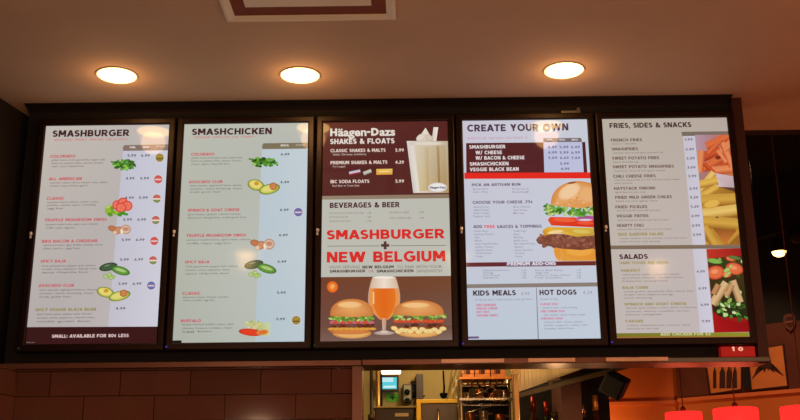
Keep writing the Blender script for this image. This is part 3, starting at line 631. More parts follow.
lat(a, prof, (214, 190, 168), (190, 160, 140)); lat(a, prof[:3], (240, 224, 206), (214, 186, 160), .93); lat(a, prof[2:], (232, 120, 36), (236, 150, 76), .93); lat(a, prof[2:], (226, 104, 26), (228, 118, 36), .7)
a.ell(gx, 277.8, 11.4, 1.5, (244, 232, 220), (222, 204, 188)); a.rod(gx - 10.5, 292, gx - 10.5, 304, 1.8, (248, 196, 130), (240, 160, 80))
a.poly([(gx - 2.2, 318), (gx + 2.2, 318), (gx + 1.7, 330), (gx - 1.7, 330)], [(226, 170, 130), (206, 150, 116), (180, 150, 140), (206, 184, 170)])
a.ell(gx, 332.8, 10.6, 2, (196, 170, 158), (150, 122, 112)); a.ell(gx, 331.6, 5, 1.4, (220, 200, 186), (180, 150, 138))
s.finish()

# ---- screen 4
s = S4; s.bg([(204, 200, 214), (200, 206, 218), (196, 206, 220), (190, 202, 216)])
s.head.text('CREATE YOUR OWN', 467.1, 567.8, 133.2, 6.9, (76, 56, 74), True)
s.desc.text('BUILD IT UP. THE WAY YOU WANT IT.', 467.7, 527.7, 141, 2, (198, 124, 160))
s.panel.poly([(466, 144), (584.6, 142.6), (586.6, 173.6), (466, 174)], [(84, 30, 34), (74, 28, 38), (74, 28, 38), (92, 34, 34)])
s.panel.poly([(542.8, 142.6), (581.4, 142.2), (583, 172.8), (543.6, 173)], (190, 194, 222))
s.panel.poly([(542.8, 138.9), (580.6, 138.5), (581.4, 142.6), (542.8, 142.9)], (116, 108, 112))
for x in (546, 558.5, 571): s.price.text('SML' if x < 550 else 'REG' if x < 560 else 'BIG', x, x + 6, 141.9, 1.7, (216, 208, 210), True)
s.panel.poly([(464, 173.6), (589.4, 173), (589.7, 179), (464.2, 179.6)], (230, 38, 30))
W_ = (226, 214, 214)
for t, x0, x1, y in (('SMASHBURGER', 469, 505, 150.2), ('W/ CHEESE', 475.2, 501.5, 155.8), ('W/ BACON & CHEESE', 475.2, 523.8, 161.2), ('SMASHCHICKEN', 469.4, 508, 167.1), ('VEGGIE BLACK BEAN', 469.4, 518, 172.6)): s.names.text(t, x0, x1, y, 3.5, W_, True)
for j, y in enumerate((149.6, 155.1, 160.4)):
    for k, x in enumerate((547, 558.6, 570)): s.price.text(['4.49', '5.49', '6.49', '4.99', '5.99', '6.99', '5.69', '6.69', '7.69'][j * 3 + k], x + j * .2, x + 9 + j * .2, y, 2.5, (116, 112, 150), True)
s.price.text('5.99', 559.2, 568, 166.2, 2.5, (116, 112, 150), True); s.price.text('4.99', 559.8, 568.6, 171.4, 2.5, (116, 112, 150), True)
HC, LC = (112, 98, 122), (126, 120, 146)
s.names.text('PICK AN ARTISAN BUN', 471.3, 519.6, 187.5, 2.7, HC, True)
for y, a_, b_ in ((191, 'Egg, Spicy Chipotle', 'Multi Grain, Gluten Free'), (194, 'Lettuce Wrap', 'Sourdough')): s.desc.text(a_, 472.5, 487, y, 1.7, LC); s.desc.text(b_, 511.5, 528, y, 1.7, LC)
s.names.text('CHOOSE YOUR CHEESE .75¢', 472, 531.5, 205.1, 2.9, HC, True)
for i, y in enumerate((208.9, 212, 215.1, 218.2)):
    s.desc.text(['American', 'Aged Swiss', 'Sharp Cheddar', 'Pepper Jack'][i], 473, 488 + i * .5, y, 1.7, LC)
    if i < 3: s.desc.text(['Blue Cheese', 'Goat Cheese', 'Brie'][i], 512.5, 529 - i * 3, y, 1.7, LC)
s.names.text('ADD', 472.5, 481.5, 229.2, 3, HC, True); s.names.text('FREE', 483.6, 494, 229.2, 3, (226, 96, 116), True); s.names.text('SAUCES & TOPPINGS', 496, 540.5, 229.2, 3, HC, True)
LA = ['Smash Sauce', 'Ketchup, Mustard', 'Mayo', 'Relish', 'Spicy Chipotle Mayo', 'Lettuce, Tomato', 'Haystack Onions', 'Grilled Onions', 'Pickles']
RA = ['Truffle Mayo', 'Ranch', 'BBQ Sauce', 'Buffalo Sauce', 'Blue Cheese Dressing', 'Jalapenos', 'Spinach, Red Onion', 'Cut Chiles', 'Cucumber']
for i, y in enumerate((233, 236.2, 239.3, 242.5, 245.6, 248.7, 251.9, 255, 258.2)):
    s.desc.text(LA[i], 473.6 + i * .2, 473.6 + len(LA[i]) * 1.22, y, 1.75, LC); s.desc.text(RA[i], 512.6 + i * .15, 512.6 + len(RA[i]) * 1.05, y, 1.75, LC)
s.panel.poly([(465.6, 263), (594.4, 261.6), (594.6, 266), (465.7, 267.2)], [(92, 34, 48), (112, 40, 30), (106, 38, 34), (92, 34, 48)])
s.panel.poly([(505, 262.4), (555, 261.8), (555, 266.8), (505, 267.2)], (122, 102, 122))
s.names.text('PREMIUM ADD-ONS', 506.2, 554.3, 266.4, 3.5, (222, 216, 226), True)
for i, y in enumerate((272, 274.5, 277, 279.4)):
    s.desc.text(['Applewood Smoked Bacon', 'Fried Egg', 'Fresh Avocado', 'Sauteed Mushrooms'][i], 482, [508, 492, 499, 497][i], y, 1.6, LC); s.price.text(['1.49', '1.29', '1.49', '.99'][i], 520.4, 524.8, y, 1.6, LC)
    s.desc.text(['Extra Beef Patty', 'Veggie Chili', 'Grilled or Crispy Chicken', 'Fresh Guacamole'][i], 534, [561, 547, 569, 560][i], y, 1.6, LC); s.price.text(['1.99', '1.49', '2.49', '1.49'][i], 575.3, 579.3, y, 1.6, LC)
s.panel.poly([(465.9, 284.6), (596, 283), (596.2, 287), (466, 288.4)], (138, 126, 118))
s.panel.poly([(534.7, 288), (535.4, 288), (537.2, 339.6), (536.2, 339.6)], (120, 128, 140))
s.head.text('KIDS MEALS', 472, 514.6, 296.4, 5.2, (64, 50, 62), True); s.head.text('HOT DOGS', 538, 575, 295.9, 5.2, (64, 50, 62), True)
s.price.text('4.99', 519.5, 528.2, 296.2, 3.3, (150, 150, 164)); s.price.text('4.29', 580.8, 590.4, 295.2, 3.3, (150, 150, 164))
s.desc.text('all served with a small fountain drink and fries', 474, 530, 301.2, 1.7, LC); s.desc.text('all beef hot dog', 538.5, 556, 300.8, 1.7, LC)
PK = (210, 110, 142)
for t, y, x1 in (('KIDS BURGER', 306.8, 494.5), ('GRILLED CHEESE', 310.2, 496), ('HOT DOG', 313.7, 488), ('CHICKEN STRIPS', 317.2, 496.5)): s.names.text(t, 475.3, x1, y, 2.2, PK, True)
for t, y, x0, x1, c in (('CLASSIC DOG', 306, 538.5, 556, PK), ('mustard, relish, onions, ketchup', 309.3, 541, 575.5, LC), ('CHILI CHEESE DOG', 313.2, 538.7, 563, PK), ('chili, cheddar cheese, onions, tomato', 316.5, 542, 583.5, LC), ('CHICAGO DOG', 320.4, 539, 561, PK), ('mustard, relish, onions, tomato,', 323.6, 542.4, 581, LC), ('pickle, peppers, celery salt,', 326.8, 542.6, 586, LC), ('poppy seed bun', 330, 543, 572, LC)):
    (s.names if c is PK else s.desc).text(t, x0, x1, y, 2.1 if c is PK else 1.7, c, c is PK)
s.panel.poly([(467, 336.6), (477.6, 336.5), (477.6, 338.6), (467.1, 338.8)], (112, 90, 128))
a = s.picture('big_burger_picture')
a.poly([(556, 246), (592.8, 246), (594.5, 261.6), (560, 262)], [(224, 150, 50), (226, 140, 40), (230, 150, 50), (226, 160, 70)]); a.ell(556.5, 253, 4, 9, (226, 150, 60), (230, 170, 90), -12); a.ell(578, 252, 16, 6, (238, 168, 70), (226, 146, 46))
a.poly([(534.8, 241), (537, 237.5), (546, 234.5), (562, 235), (594, 236), (594.5, 249), (580, 251), (560, 249.5), (545, 246.5), (537, 244.5)], [(120, 66, 50), (150, 96, 78), (140, 84, 66), (150, 90, 74), (136, 80, 62), (104, 54, 42), (110, 60, 46), (116, 62, 48), (112, 60, 46), (110, 60, 46)])
for k in range(90):
    x = random.uniform(540, 596); a.ell(x, 241.5 + (x - 560) * .03 + random.uniform(-5.4, 6.2) * min(1, (x - 533.5) / 9), random.uniform(1.6, 3.4), random.uniform(1.2, 2.2), random.choice([(138, 80, 64), (158, 102, 86), (118, 66, 50), (150, 92, 70), (112, 62, 48)]), random.choice([(130, 76, 60), (120, 68, 52), (142, 88, 70)]), random.uniform(-50, 50), 8)
a.poly([(541, 232), (546, 228), (592, 229), (593, 236.5), (575, 238), (556, 233.5), (543, 237)], [(206, 150, 40), (226, 176, 50), (214, 180, 60), (200, 150, 60), (196, 160, 50), (236, 190, 70), (200, 130, 40)])
a.ell(554, 233, 9, 1.9, (244, 214, 150), (226, 170, 60), -8); a.ell(580, 232.6, 11, 2.4, (218, 196, 96), (196, 160, 50), 4)
a.poly([(546.5, 221), (549, 218), (592, 219), (592.6, 228.5), (550, 226.5)], [(226, 60, 30), (232, 76, 40), (224, 50, 30), (214, 44, 24), (220, 60, 30)]); a.ell(563, 221, 13, 2.4, (240, 96, 60), (226, 62, 36), 3); a.ell(584, 224, 10, 2.2, (236, 84, 50), (220, 46, 28), 2)
a.ell(584, 219.5, 9.5, 2.8, (170, 80, 150), (200, 110, 150), -4); a.ell(584, 221, 8, 1.2, (226, 200, 214), (190, 110, 150))
for k in range(110):
    x = random.uniform(543.5, 595); y0 = 211.5 + random.uniform(-4.8, 5) * (1 if x > 549 else .9)
    if x < 549: y0 -= 1
    a.ell(x, y0, random.uniform(1.6, 3.6), random.uniform(1, 1.9), random.choice([(70, 140, 40), (110, 175, 70), (160, 205, 110), (50, 110, 30), (200, 215, 120), (90, 160, 60)]), random.choice([(60, 120, 40), (130, 180, 80), (40, 90, 30)]), random.uniform(-60, 60), 8)
n = 26; cx, by, rx, ry = 577, 206.5, 27.5, 24
P = [(cx + rx * math.cos(PI * k / n), by - ry * abs(math.sin(PI * k / n)) ** .85) for k in range(n + 1)]
u = s.uv; a.d += 3e-5; hi, ed, lo = lin((238, 190, 140)), lin((214, 138, 66)), lin((228, 160, 88)); c0 = (572, 193)
for k in range(n): a._poly([u(*c0), u(*P[k]), u(*P[k + 1])], [hi, ed, ed])
a._poly([u(*c0), u(*P[n]), u(cx, by + 3), u(*P[0])], [hi, lo, lo, ed])
for k in range(40): a.ell(random.uniform(556, 594), random.uniform(190, 206), random.uniform(1, 3), random.uniform(.8, 1.6), random.choice([(232, 170, 108), (222, 152, 88), (238, 188, 136)]), random.choice([(228, 162, 98), (224, 154, 88)]), random.uniform(-60, 60), 7)
a.ell(568, 193, 12, 7, (242, 204, 160), (236, 184, 130), -30); a.ell(570.5, 184.3, 5, 1.1, (150, 80, 40), (206, 130, 70), -8); a.ell(586, 196, 9, 8, (234, 176, 116), (230, 166, 104))
s.finish()

# ---- screen 5
s = S5; s.bg([(188, 178, 164), (184, 170, 160), (196, 184, 186), (196, 186, 182)])
s.panel.poly([(683, 134.5), (695, 134.5), (714.8, 332.5), (701, 332.6)], [(200, 196, 206), (202, 198, 210), (210, 206, 220), (204, 200, 212)])
s.panel.poly([(681.6, 131.2), (728.3, 130.4), (728.8, 134.4), (682.4, 135.4)], (122, 108, 96))
s.head.text('FRIES, SIDES & SNACKS', 609.4, 691.5, 128.5, 5, (70, 46, 44), True)
NC, TC = (112, 88, 82), (124, 106, 100)
rows = [('FRENCH FRIES', 610.6, 642, 141.9, [('classic or shareable', 144.9, 635.7)]), ('SMASHFRIES', 611.5, 638, 150.8, [('rosemary, olive oil and garlic seasoned fries', 153.9, 662.9)]),
 ('SWEET POTATO FRIES', 612, 659.2, 159.9, [('classic shareable size', 163.1, 638.6)]), ('SWEET POTATO SMASHFRIES', 612.4, 674, 168.5, [('rosemary, olive oil and garlic tossed', 171.9, 664.9)]),
 ('CHILI CHEESE FRIES', 612.9, 655.7, 177.9, [('crisp fries topped with our own chili and cheddar cheese', 180.9, 680), ('and onions', 184.1, 632)]), ('HAYSTACK ONIONS', 613.8, 655.5, 190, [('lightly battered onion strips', 193.1, 645.7)]),
 ('FRIED MILD GREEN CHILES', 614.9, 672, 198.9, [('hand cut and lightly fried', 202, 657)]), ('FRIED PICKLES', 615.2, 647.2, 208.5, [('crisp dill chips with buttermilk ranch sauce', 211.4, 660.9)]),
 ('VEGGIE FRITES', 616.3, 648.6, 217.6, [('flash fried green beans and carrot sticks', 221, 668.6)]), ('HEARTY CHILI', 616.6, 643.5, 227, [('served with cheese, onions and sour cream', 230.2, 671.7)])]
for t, x0, x1, y, l in rows:
    s.names.text(t, x0, x1, y, 2.9, NC, True)
    for t2, y2, x2 in l: s.desc.text(t2, x0 + 1.2, x2, y2, 1.7, TC)
OL = (158, 142, 84)
s.names.text('SIDE GARDEN SALAD', 617.5, 663.5, 235.9, 2.9, OL, True); s.desc.text('romaine, cucumber, carrots, tomatoes, croutons and cheese', 619.3, 687, 239.3, 1.7, TC); s.desc.text('choice of house made dressing', 619.6, 660, 242.5, 1.7, TC)
s.panel.poly([(609.6, 245.2), (740.6, 243.4), (741, 247.2), (609.9, 249)], [(128, 110, 90), (132, 112, 92), (120, 104, 88), (120, 104, 88)])
s.head.text('SALADS', 619.2, 648, 259.3, 4.9, (66, 42, 46), True); s.names.text('HAND TOSSED AND FRESH', 619.6, 668.5, 264.3, 2.5, OL, True)
for t, x0, x1, y, ls in (('HARVEST', 620.8, 640, 272.2, (('mixed greens, apples, cranberries, walnuts,', 275.6, 680), ('goat cheese, tomatoes, shredded carrots,', 278.9, 684), ('balsamic vinaigrette', 282.2, 668))), ('BAJA COBB', 622.2, 648, 289.4, (('mixed greens, guacamole, blue cheese, pico', 292.7, 694), ('de gallo, bacon, jalapenos and egg', 295.9, 673), ('ranch dressing', 299.2, 652))),
   ('SPINACH AND GOAT CHEESE', 624, 687, 306.1, (('spinach, goat cheese, onion, dried cranberries', 309.2, 697), ('tomatoes, walnuts, cucumber, carrots,', 312.7, 690), ('balsamic vinaigrette', 316, 662))), ('CAESAR', 625, 643.3, 323.2, (('romaine, shaved parmesan, croutons, caesar', 326.9, 691), ('dressing on the side', 330.2, 659)))):
    s.names.text(t, x0, x1, y, 2.7, OL, True)
    for t2, y2, x2 in ls: s.desc.text(t2, x0 + 1.6, x2, y2, 1.7, TC)
for p, x, y in (('1.99', 684.3, 140.7), ('2.49', 685.5, 150.3), ('2.29', 686.4, 159.3), ('2.69', 687.2, 168.3), ('3.99', 688.2, 177), ('2.99', 689.4, 189.4), ('3.29', 690, 198.2), ('3.29', 690.6, 207.4), ('2.99', 691.4, 216.7), ('2.99', 692, 226.3), ('3.99', 693, 235.5), ('6.99', 697, 272.3), ('6.99', 698.8, 289.3), ('6.99', 701, 305.8), ('5.99', 702.4, 322.4)): s.price.text(p, x, x + 8.4, y, 2.4, (122, 112, 130), True)
a = s.picture('fries_picture'); reg = [(694.8, 134.6), (729.2, 134.2), (741, 243.8), (706.4, 244.4)]; a.setclip(reg)
a.poly(reg, [(176, 140, 156), (196, 110, 80), (196, 130, 50), (150, 90, 40)])
a.poly([(694.8, 134.6), (716, 134), (706, 158), (697, 160)], [(176, 150, 170), (176, 120, 120), (196, 110, 80), (180, 150, 160)])
OR = [((222, 112, 64), (176, 62, 32)), ((232, 142, 92), (190, 76, 42)), ((204, 86, 46), (150, 48, 26))]
for x0, y0, x1, y1, w in ((706, 146, 728, 136, 8), (714, 158, 733, 140, 7), (700, 158, 720, 150, 9), (703, 168, 724, 156, 9), (718, 174, 733, 152, 8), (702, 150, 700, 172, 7), (712, 170, 734, 168, 8), (722, 142, 732, 166, 6), (708, 153, 722, 139, 4), (717, 150, 726, 162, 4), (704, 163, 714, 172, 4), (725, 150, 733, 142, 4)): a.rod(x0, y0, x1, y1, w, *random.choice(OR))
a.ell(718, 157, 3, 2.2, (120, 40, 26), (190, 80, 44))
a.poly([(712, 172), (736, 176), (738, 192), (716, 186)], [(214, 190, 200), (196, 170, 180), (176, 150, 150), (220, 200, 200)])
a.poly([(716, 186), (738, 187), (738.6, 193), (718, 193)], (90, 54, 44))
YE = [((214, 166, 70), (150, 94, 30)), ((226, 182, 84), (170, 112, 38)), ((202, 150, 58), (136, 82, 26)), ((234, 198, 110), (180, 128, 50))]
a.poly([(700, 180), (738, 192), (741, 244), (704, 244)], [(190, 140, 50), (150, 96, 34), (150, 90, 34), (200, 150, 60)])
for x0, y0, x1, y1, w in ((698, 192, 714, 172, 7), (699, 184, 718, 180, 8), (702, 196, 718, 186, 7), (702, 200, 742, 198, 12), (701, 214, 742, 208, 11), (703, 221, 742, 224, 12), (703, 232, 722, 246, 9), (704, 226, 716, 246, 8), (728, 242, 744, 226, 7)): a.rod(x0, y0, x1, y1, w, *random.choice(YE))
a.poly([(713, 227.5), (737, 229.5), (726, 243.5)], [(140, 84, 34), (160, 90, 40), (206, 120, 50)]); a.ell(717.3, 216.5, 1.6, .8, (90, 70, 40), (150, 110, 50))
a.ell(712, 203, 9, 4.4, (226, 180, 84), (196, 140, 50), -15)
a = s.picture('salad_picture'); reg = [(706.8, 248.4), (741, 247.4), (750.6, 331.5), (715, 332.4)]; a.setclip(reg)
a.poly(reg, [(190, 50, 36), (156, 20, 22), (150, 16, 18), (150, 18, 22)])
a.poly([(708, 258), (742, 255), (750, 318), (714, 316)], [(60, 50, 24), (70, 50, 24), (30, 40, 16), (36, 40, 18)])
for k in range(46): a.ell(random.uniform(708, 748), random.uniform(258, 322), random.uniform(1.8, 4.4), random.uniform(1.2, 2.6), random.choice([(80, 130, 50), (50, 84, 30), (140, 180, 90), (34, 60, 22), (190, 210, 130)]), random.choice([(60, 100, 34), (40, 64, 24)]), random.uniform(-70, 70), 9)
for x, y, rx, ry, an in ((716, 272, 9, 7, -10), (735, 268, 9, 6, 15), (731, 258, 5, 2.5, 10), (727, 274, 5, 3, 0)): a.ell(x, y, rx, ry, (226, 110, 66), (190, 56, 34), an); a.ell(x - 1, y - 1, rx * .5, ry * .4, (240, 150, 100), (220, 96, 60), an)
a.ell(715, 260.5, 8, 2.6, (130, 180, 80), (80, 130, 50), 8); a.ell(735, 257, 7, 1.8, (90, 120, 60), (60, 90, 40), 10)
for k in range(6): a.ell(731 + random.uniform(-5, 5), 270 + random.uniform(-5, 6), 2.4, 1.5, (170, 205, 110), (110, 160, 60), random.uniform(-60, 60), 8)
a.rod(713, 304, 727, 282, 8.5, (222, 186, 136), (170, 120, 76)); a.rod(733, 280, 741, 302, 7, (214, 176, 128), (156, 110, 70)); a.rod(727, 296, 733, 284, 5, (206, 160, 110), (150, 100, 64)); a.rod(714, 294, 719, 284, 6, (196, 140, 90), (140, 90, 56))
for k in range(16): a.ell(728 + random.uniform(-9, 17), 309 + random.uniform(-7, 8), random.uniform(2, 4), random.uniform(1.2, 2.2), random.choice([(120, 190, 80), (200, 220, 150), (70, 120, 40), (40, 70, 26), (220, 226, 180)]), random.choice([(80, 130, 50), (50, 80, 30)]), random.uniform(-50, 50), 9)
a.poly([(713.6, 311), (722, 318), (736, 322), (751, 322), (751, 333), (715, 333)], [(176, 20, 24), (160, 16, 20), (150, 14, 20), (140, 12, 18), (150, 14, 20), (170, 20, 26)])
s.panel.poly([(616.2, 333.8), (750.4, 331.6), (750.8, 336), (616.5, 338)], [(120, 118, 40), (150, 146, 40), (146, 140, 40), (120, 112, 40)])
s.panel.poly([(616.5, 337.6), (750.8, 335.6), (751, 336.6), (616.6, 339.2)], (170, 106, 60))
s.names.text('ADD CHICKEN FOR $2', 660.5, 711.5, 336.2, 2.9, (206, 204, 150), True)
s.finish()
# small bracket above the fourth screen
MB().box(-.045, .045, -.004, .03, 0, .012, .002).box(.03, .042, -.004, .03, .010, .026, .001).build('mounting_bracket', M['grey_metal'], S4.root, loc=(.216, .004, SH + .034))
# ------------------------------------------------------------------ ceiling lamps
def downlight(loc, label, group, power=3.2):
    t = empty('ceiling_downlight', loc, 0, label, 'lamp', group)
    MB().lathe([(.080, 0), (.090, -.001), (.091, -.002), (.088, -.004), (.083, -.004), (.080, -.002), (.080, 0)]).build('trim_ring', M['lamp_ring'], t, True)
    MB().lathe([(.0835, -.002), (.078, -.005), (.056, -.008), (.029, -.009), (0, -.0095)]).build('lens', M['lens'], t, True)
    L = bpy.data.lights.new('downlight', 'SPOT'); L.energy = power; L.color = (1, .62, .30); L.spot_size = math.radians(150); L.spot_blend = .6; L.shadow_soft_size = .08
    lo = bpy.data.objects.new('downlight_lamp', L); col.objects.link(lo); lo.parent = t; lo.location = (0, 0, -.018)
    L = bpy.data.lights.new('downlight_spill', 'POINT'); L.energy = 1.15; L.color = (1, .50, .19); L.shadow_soft_size = .06
    lo = bpy.data.objects.new('downlight_spill', L); col.objects.link(lo); lo.parent = t; lo.location = (0, 0, -.06)
    return t
for x, y, l in ((-1.158, -.339, 'lit round downlight in ceiling above the SMASHBURGER menu screen'), (-.363, -.314, 'lit round downlight in ceiling above the SMASHCHICKEN menu screen'), (.785, -.330, 'lit round downlight in ceiling above the CREATE YOUR OWN menu screen')):
    downlight((x, y, CZ), l, 'round downlights above the menu screens')
for x, y in ((-1.08, -2.805), (.45, -2.9), (1.978, -3.25)):
    downlight((x, y, CZ), 'lit round downlight farther back in the ceiling, out of the photo', 'round downlights above the counter queue', 2)

def diffuser():
    t = empty('ceiling_vent', (-.2635, -1.172, CZ), 0, 'square cream stepped air vent set in the ceiling at top', 'vent')
    def ring(h0, h1, z0, z1, z2):      # square ring from half-size h0 in to h1
        b = MB(); q = lambda h, z: [b.bm.verts.new((sx * h, sy * h, z)) for sx, sy in ((-1, -1), (1, -1), (1, 1), (-1, 1))]
        R = [q(h0, z0), q(h0, z1), q(h0 - .012, z1 - .004), q(h1, z2), q(h1, z2 + .004), q(h0 - .01, z0)]
        R.append(R[0])
        for a, c in zip(R, R[1:]):
            for k in range(4): b.bm.faces.new((a[k], a[(k + 1) % 4], c[(k + 1) % 4], c[k]))
        return b
    ring(.328, .292, -.001, -.010, -.006).build('outer_frame', M['vent'], t)
    MB().box(-.238, .238, -.238, .205, -.014, -.008, .002).build('centre_plate', M['vent'], t)
    MB().box(-.292, .292, -.292, .292, -.0025, -.0005).build('throat', mat('dark_throat_shade', (128, 64, 38), .9, noise=.1), t)  # flat plate coloured dark to give the throat its recess shade
    for sx in (-1, 1):
        MB().box(sx * .15 - .01, sx * .15 + .01, -.01, .01, -.009, -.002).build('bracket', M['grey_metal'], t)
diffuser()

# ------------------------------------------------------------------ red number sign on the header
P0, P1 = at(722, 356.5, .0), at(755, 345.8, .0)
t = empty('number_sign', ((P0.x + P1.x) / 2, .036, P0.z), 0, 'small red sign with pale 1 0 fixed below the FRIES menu screen', 'sign')
w = (P1.x - P0.x) / 2; h = P1.z - P0.z - .001
MB().box(-w, w, -.03, .008, 0, h, .001).build('sign_face', M['red_sign'], t)
def lettering(name, s, w_, h_, m_, parent, loc, bold=True, th=.001, skew=None):
    polys, a, b = string_polys(s, bold); k = w_ / (b - a); q = h_ / CAP; bm = MB()
    for f in polys:
        try: bm.slab([((p[0] - a) * k - w_ / 2, 0, p[1] * q) for p in f], (0, -th, 0))
        except ValueError: pass
    return bm.build(name, m_, parent, loc=loc)
lettering('lettering', '1 0', .050, .017, M['sign_white'], t, (-.003, -.031, h * .55))

# ------------------------------------------------------------------ kitchen seen through the pass-through
def px_box(x0, y0, x1, y1, Y): a, b = at(x0, y1, Y), at(x1, y0, Y); return a.x, b.x, a.z, b.z
x0, x1, z0, z1 = px_box(381.5, 367.5, 400.5, 373.5, 2.5)
t = empty('fluorescent_light', ((x0 + x1) / 2, 2.5, z0), 0, 'lit white fluorescent fixture hanging in the kitchen', 'lamp'); w = (x1 - x0) / 2
MB().box(-w - .01, w + .01, -.05, .05, .012, z1 - z0 + .02, .004).build('housing', M['cream'], t)
MB().box(-w, w, -.055, .048, 0, z1 - z0 - .002, .004).build('diffuser', M['tube'], t)
for sx in (-1, 1): MB().tube([(sx * w * .7, 0, z1 - z0 + .018), (sx * w * .7, 0, 2.95 - z0)], .003).build('hanger', M['grey_metal'], t)
# monitor
x0, x1, z0, z1 = px_box(382, 377, 397, 389.5, 2.9)
t = empty('order_monitor', ((x0 + x1) / 2, 2.9, z0), 0, 'small kitchen monitor with cyan screen in a brown frame', 'monitor'); w = (x1 - x0) / 2; h = z1 - z0
MB().frame(-w - .012, w + .012, -.012, h + .012, -.012, .03, .014, .014, .014, .014, .003).build('casing', M['dark_wood'], t)
MB().box(-w, w, -.002, .02, 0, h).build('screen', M['screen_cyan'], t)
MB().box(-w * .95, w * .5, -.005, -.002, h * .6, h * .95).box(-w * .8, w * .8, -.005, -.002, h * .12, h * .3).build('screen_window', M['screen_white'], t)
MB().box(-.03, .03, .03, .10, h * .3, h * .7).build('wall_mount', M['tv_back'], t)
# green notice
x0, x1, z0, z1 = px_box(386.5, 394, 398.5, 401.5, 2.99)
t = empty('wall_notice', ((x0 + x1) / 2, 2.996, z0), 0, 'green paper notice on the kitchen wall under the monitor', 'notice'); w = (x1 - x0) / 2; h = z1 - z0
MB().box(-w, w, -.003, .002, 0, h).build('sheet', M['green_paper'], t); MB().box(-w * .15, w * .2, -.005, -.003, h * .15, h * .85).box(-w * .5, w * .6, -.005, -.003, h * .45, h * .6).build('printed_mark', M['dark_green'], t)
# dispenser
x0, x1, z0, z1 = px_box(402.5, 384, 412, 401.5, 2.9)
t = empty('soap_dispenser', ((x0 + x1) / 2, 2.93, z0), 0, 'grey wall dispenser right of the kitchen monitor', 'dispenser'); w = (x1 - x0) / 2; h = z1 - z0
MB().box(-w, w, -.05, .065, 0, h, .012).build('body', M['grey_metal'], t); MB().lathe([(0, 0), (w * .5, 0), (w * .6, h * .2), (w * .3, h * .3), (0, h * .3)]).build('window', M['tv_back'], t, True, (0, -.05, h * .5), (PI / 2, 0, 0))
MB().box(-w * .4, w * .4, -.075, -.045, -.012, .02, .004).build('lever', M['tv_back'], t)
x0, x1, z0, z1 = px_box(411, 381, 416, 399, 2.9)
t = empty('wall_telephone', ((x0 + x1) / 2, 2.96, z0), 0, 'dark handset hanging on kitchen wall beside the grey dispenser', 'telephone'); w = (x1 - x0) / 2; h = z1 - z0
MB().box(-w * .6, w * .6, -.02, .035, h * .15, h, .008).build('base', M['tv_back'], t)
MB().tube([(-w * .2, -.05, h * .95), (-w * .1, -.035, h * .8), (-w * .1, -.035, h * .5), (-w * .2, -.05, h * .35)], [.02, .011, .011, .02]).build('handset', M['black'], t, True)
MB().tube([(0, 0, h * .2), (.03, -.02, h * .05), (0, -.02, -.02), (.05, -.02, 0), (.08, -.01, .03)], .005).build('cord', M['black'], t, True)
# dark door frame upright
x0, x1, z0, z1 = px_box(416, 370, 423, 399, 2.9)
tag(MB().box(x0, x1, 2.88, 3.0, 0, 2.62, .003).box(x0 + .005, x0 + .012, 2.873, 2.88, 0, 2.6).build('kitchen_column', M['dark_wood']), 'dark upright post against the kitchen wall', 'post')
# vertical hanging pipes/lines at left of opening
b = []
for i, (x, r, mm, Yp) in enumerate(((371, .012, 'dark_wood', 2.66), (377.5, .016, 'brass', 2.70), (380.6, .009, 'tv_back', 2.74))):
    p = at(x, 400, Yp); tag(MB().tube([(p.x, Yp, 0), (p.x + .006, Yp, 2.2), (p.x, Yp, 2.95)], r).lathe([(r, -.02), (r * 1.7, -.02), (r * 1.7, .02), (r, .02)], (p.x, Yp, 2.3), 12).build('kitchen_pipe', M[mm], smooth=True), ['leftmost dark vertical pipe in the kitchen beside the opening jamb', 'brass coloured vertical pipe in the kitchen left of the monitor', 'thin black vertical pipe just left of the kitchen monitor'][i], 'pipe', 'vertical pipes in the kitchen')
# low dark equipment with a label
x0, x1, z0, z1 = px_box(375, 408, 414.5, 424, 2.0)
t = empty('kitchen_cabinet', ((x0 + x1) / 2, 2.25, 0), 0, 'dark tall cabinet with a cream label in the kitchen', 'cabinet'); w = (x1 - x0) / 2
MB().box(-w, w, -.25, .25, 0, z1, .006).build('body', M['dark_wood'], t)
MB().box(-w - .01, w + .01, -.26, .26, z1, z1 + .012, .003).build('top', M['kitchen_wall'], t)
a0, a1, c0, c1 = px_box(395, 413, 408.5, 416.5, 2.0); MB().box(a0 - (x0 + x1) / 2, a1 - (x0 + x1) / 2, -.254, -.249, c0, c1).build('label_card', M['paper'], t)
for sx in (-1, 1): MB().box(sx * .012 - .008 + sx * .01, sx * .012 + .008 + sx * .01, -.27, -.25, 1.4, 1.9, .003).build('handle', M['grey_metal'], t)
# yellow framed cooler
x0, x1, z0, z1 = px_box(416.5, 399, 466, 424, 1.7)
t = empty('yellow_cooler', ((x0 + x1) / 2, 2.0, 0), 0, 'dark fronted cooler with bright yellow frame in the kitchen', 'cooler'); w = (x1 - x0) / 2
MB().frame(-w, w, .05, z1, -.31, -.27, .028, .02, .024, .05, .004).build('frame', M['yellow'], t)
MB().box(-w + .005, w - .005, -.27, .25, .05, z1 - .002).build('body', M['grey_metal'], t)
MB().box(-w + .03, w - .022, -.30, -.272, .10, z1 - .026, .003).build('door', mat('dark_brown_door', (84, 62, 50), .4, noise=.15), t)
MB().tube([(-.02, -.305, z1 - .35), (-.02, -.335, z1 - .33), (-.02, -.335, z1 - .08), (-.02, -.305, z1 - .06)], .007).build('handle', M['steel'], t, True)
MB().box(-w, w, -.3, .25, 0, .05).build('plinth', M['black'], t)
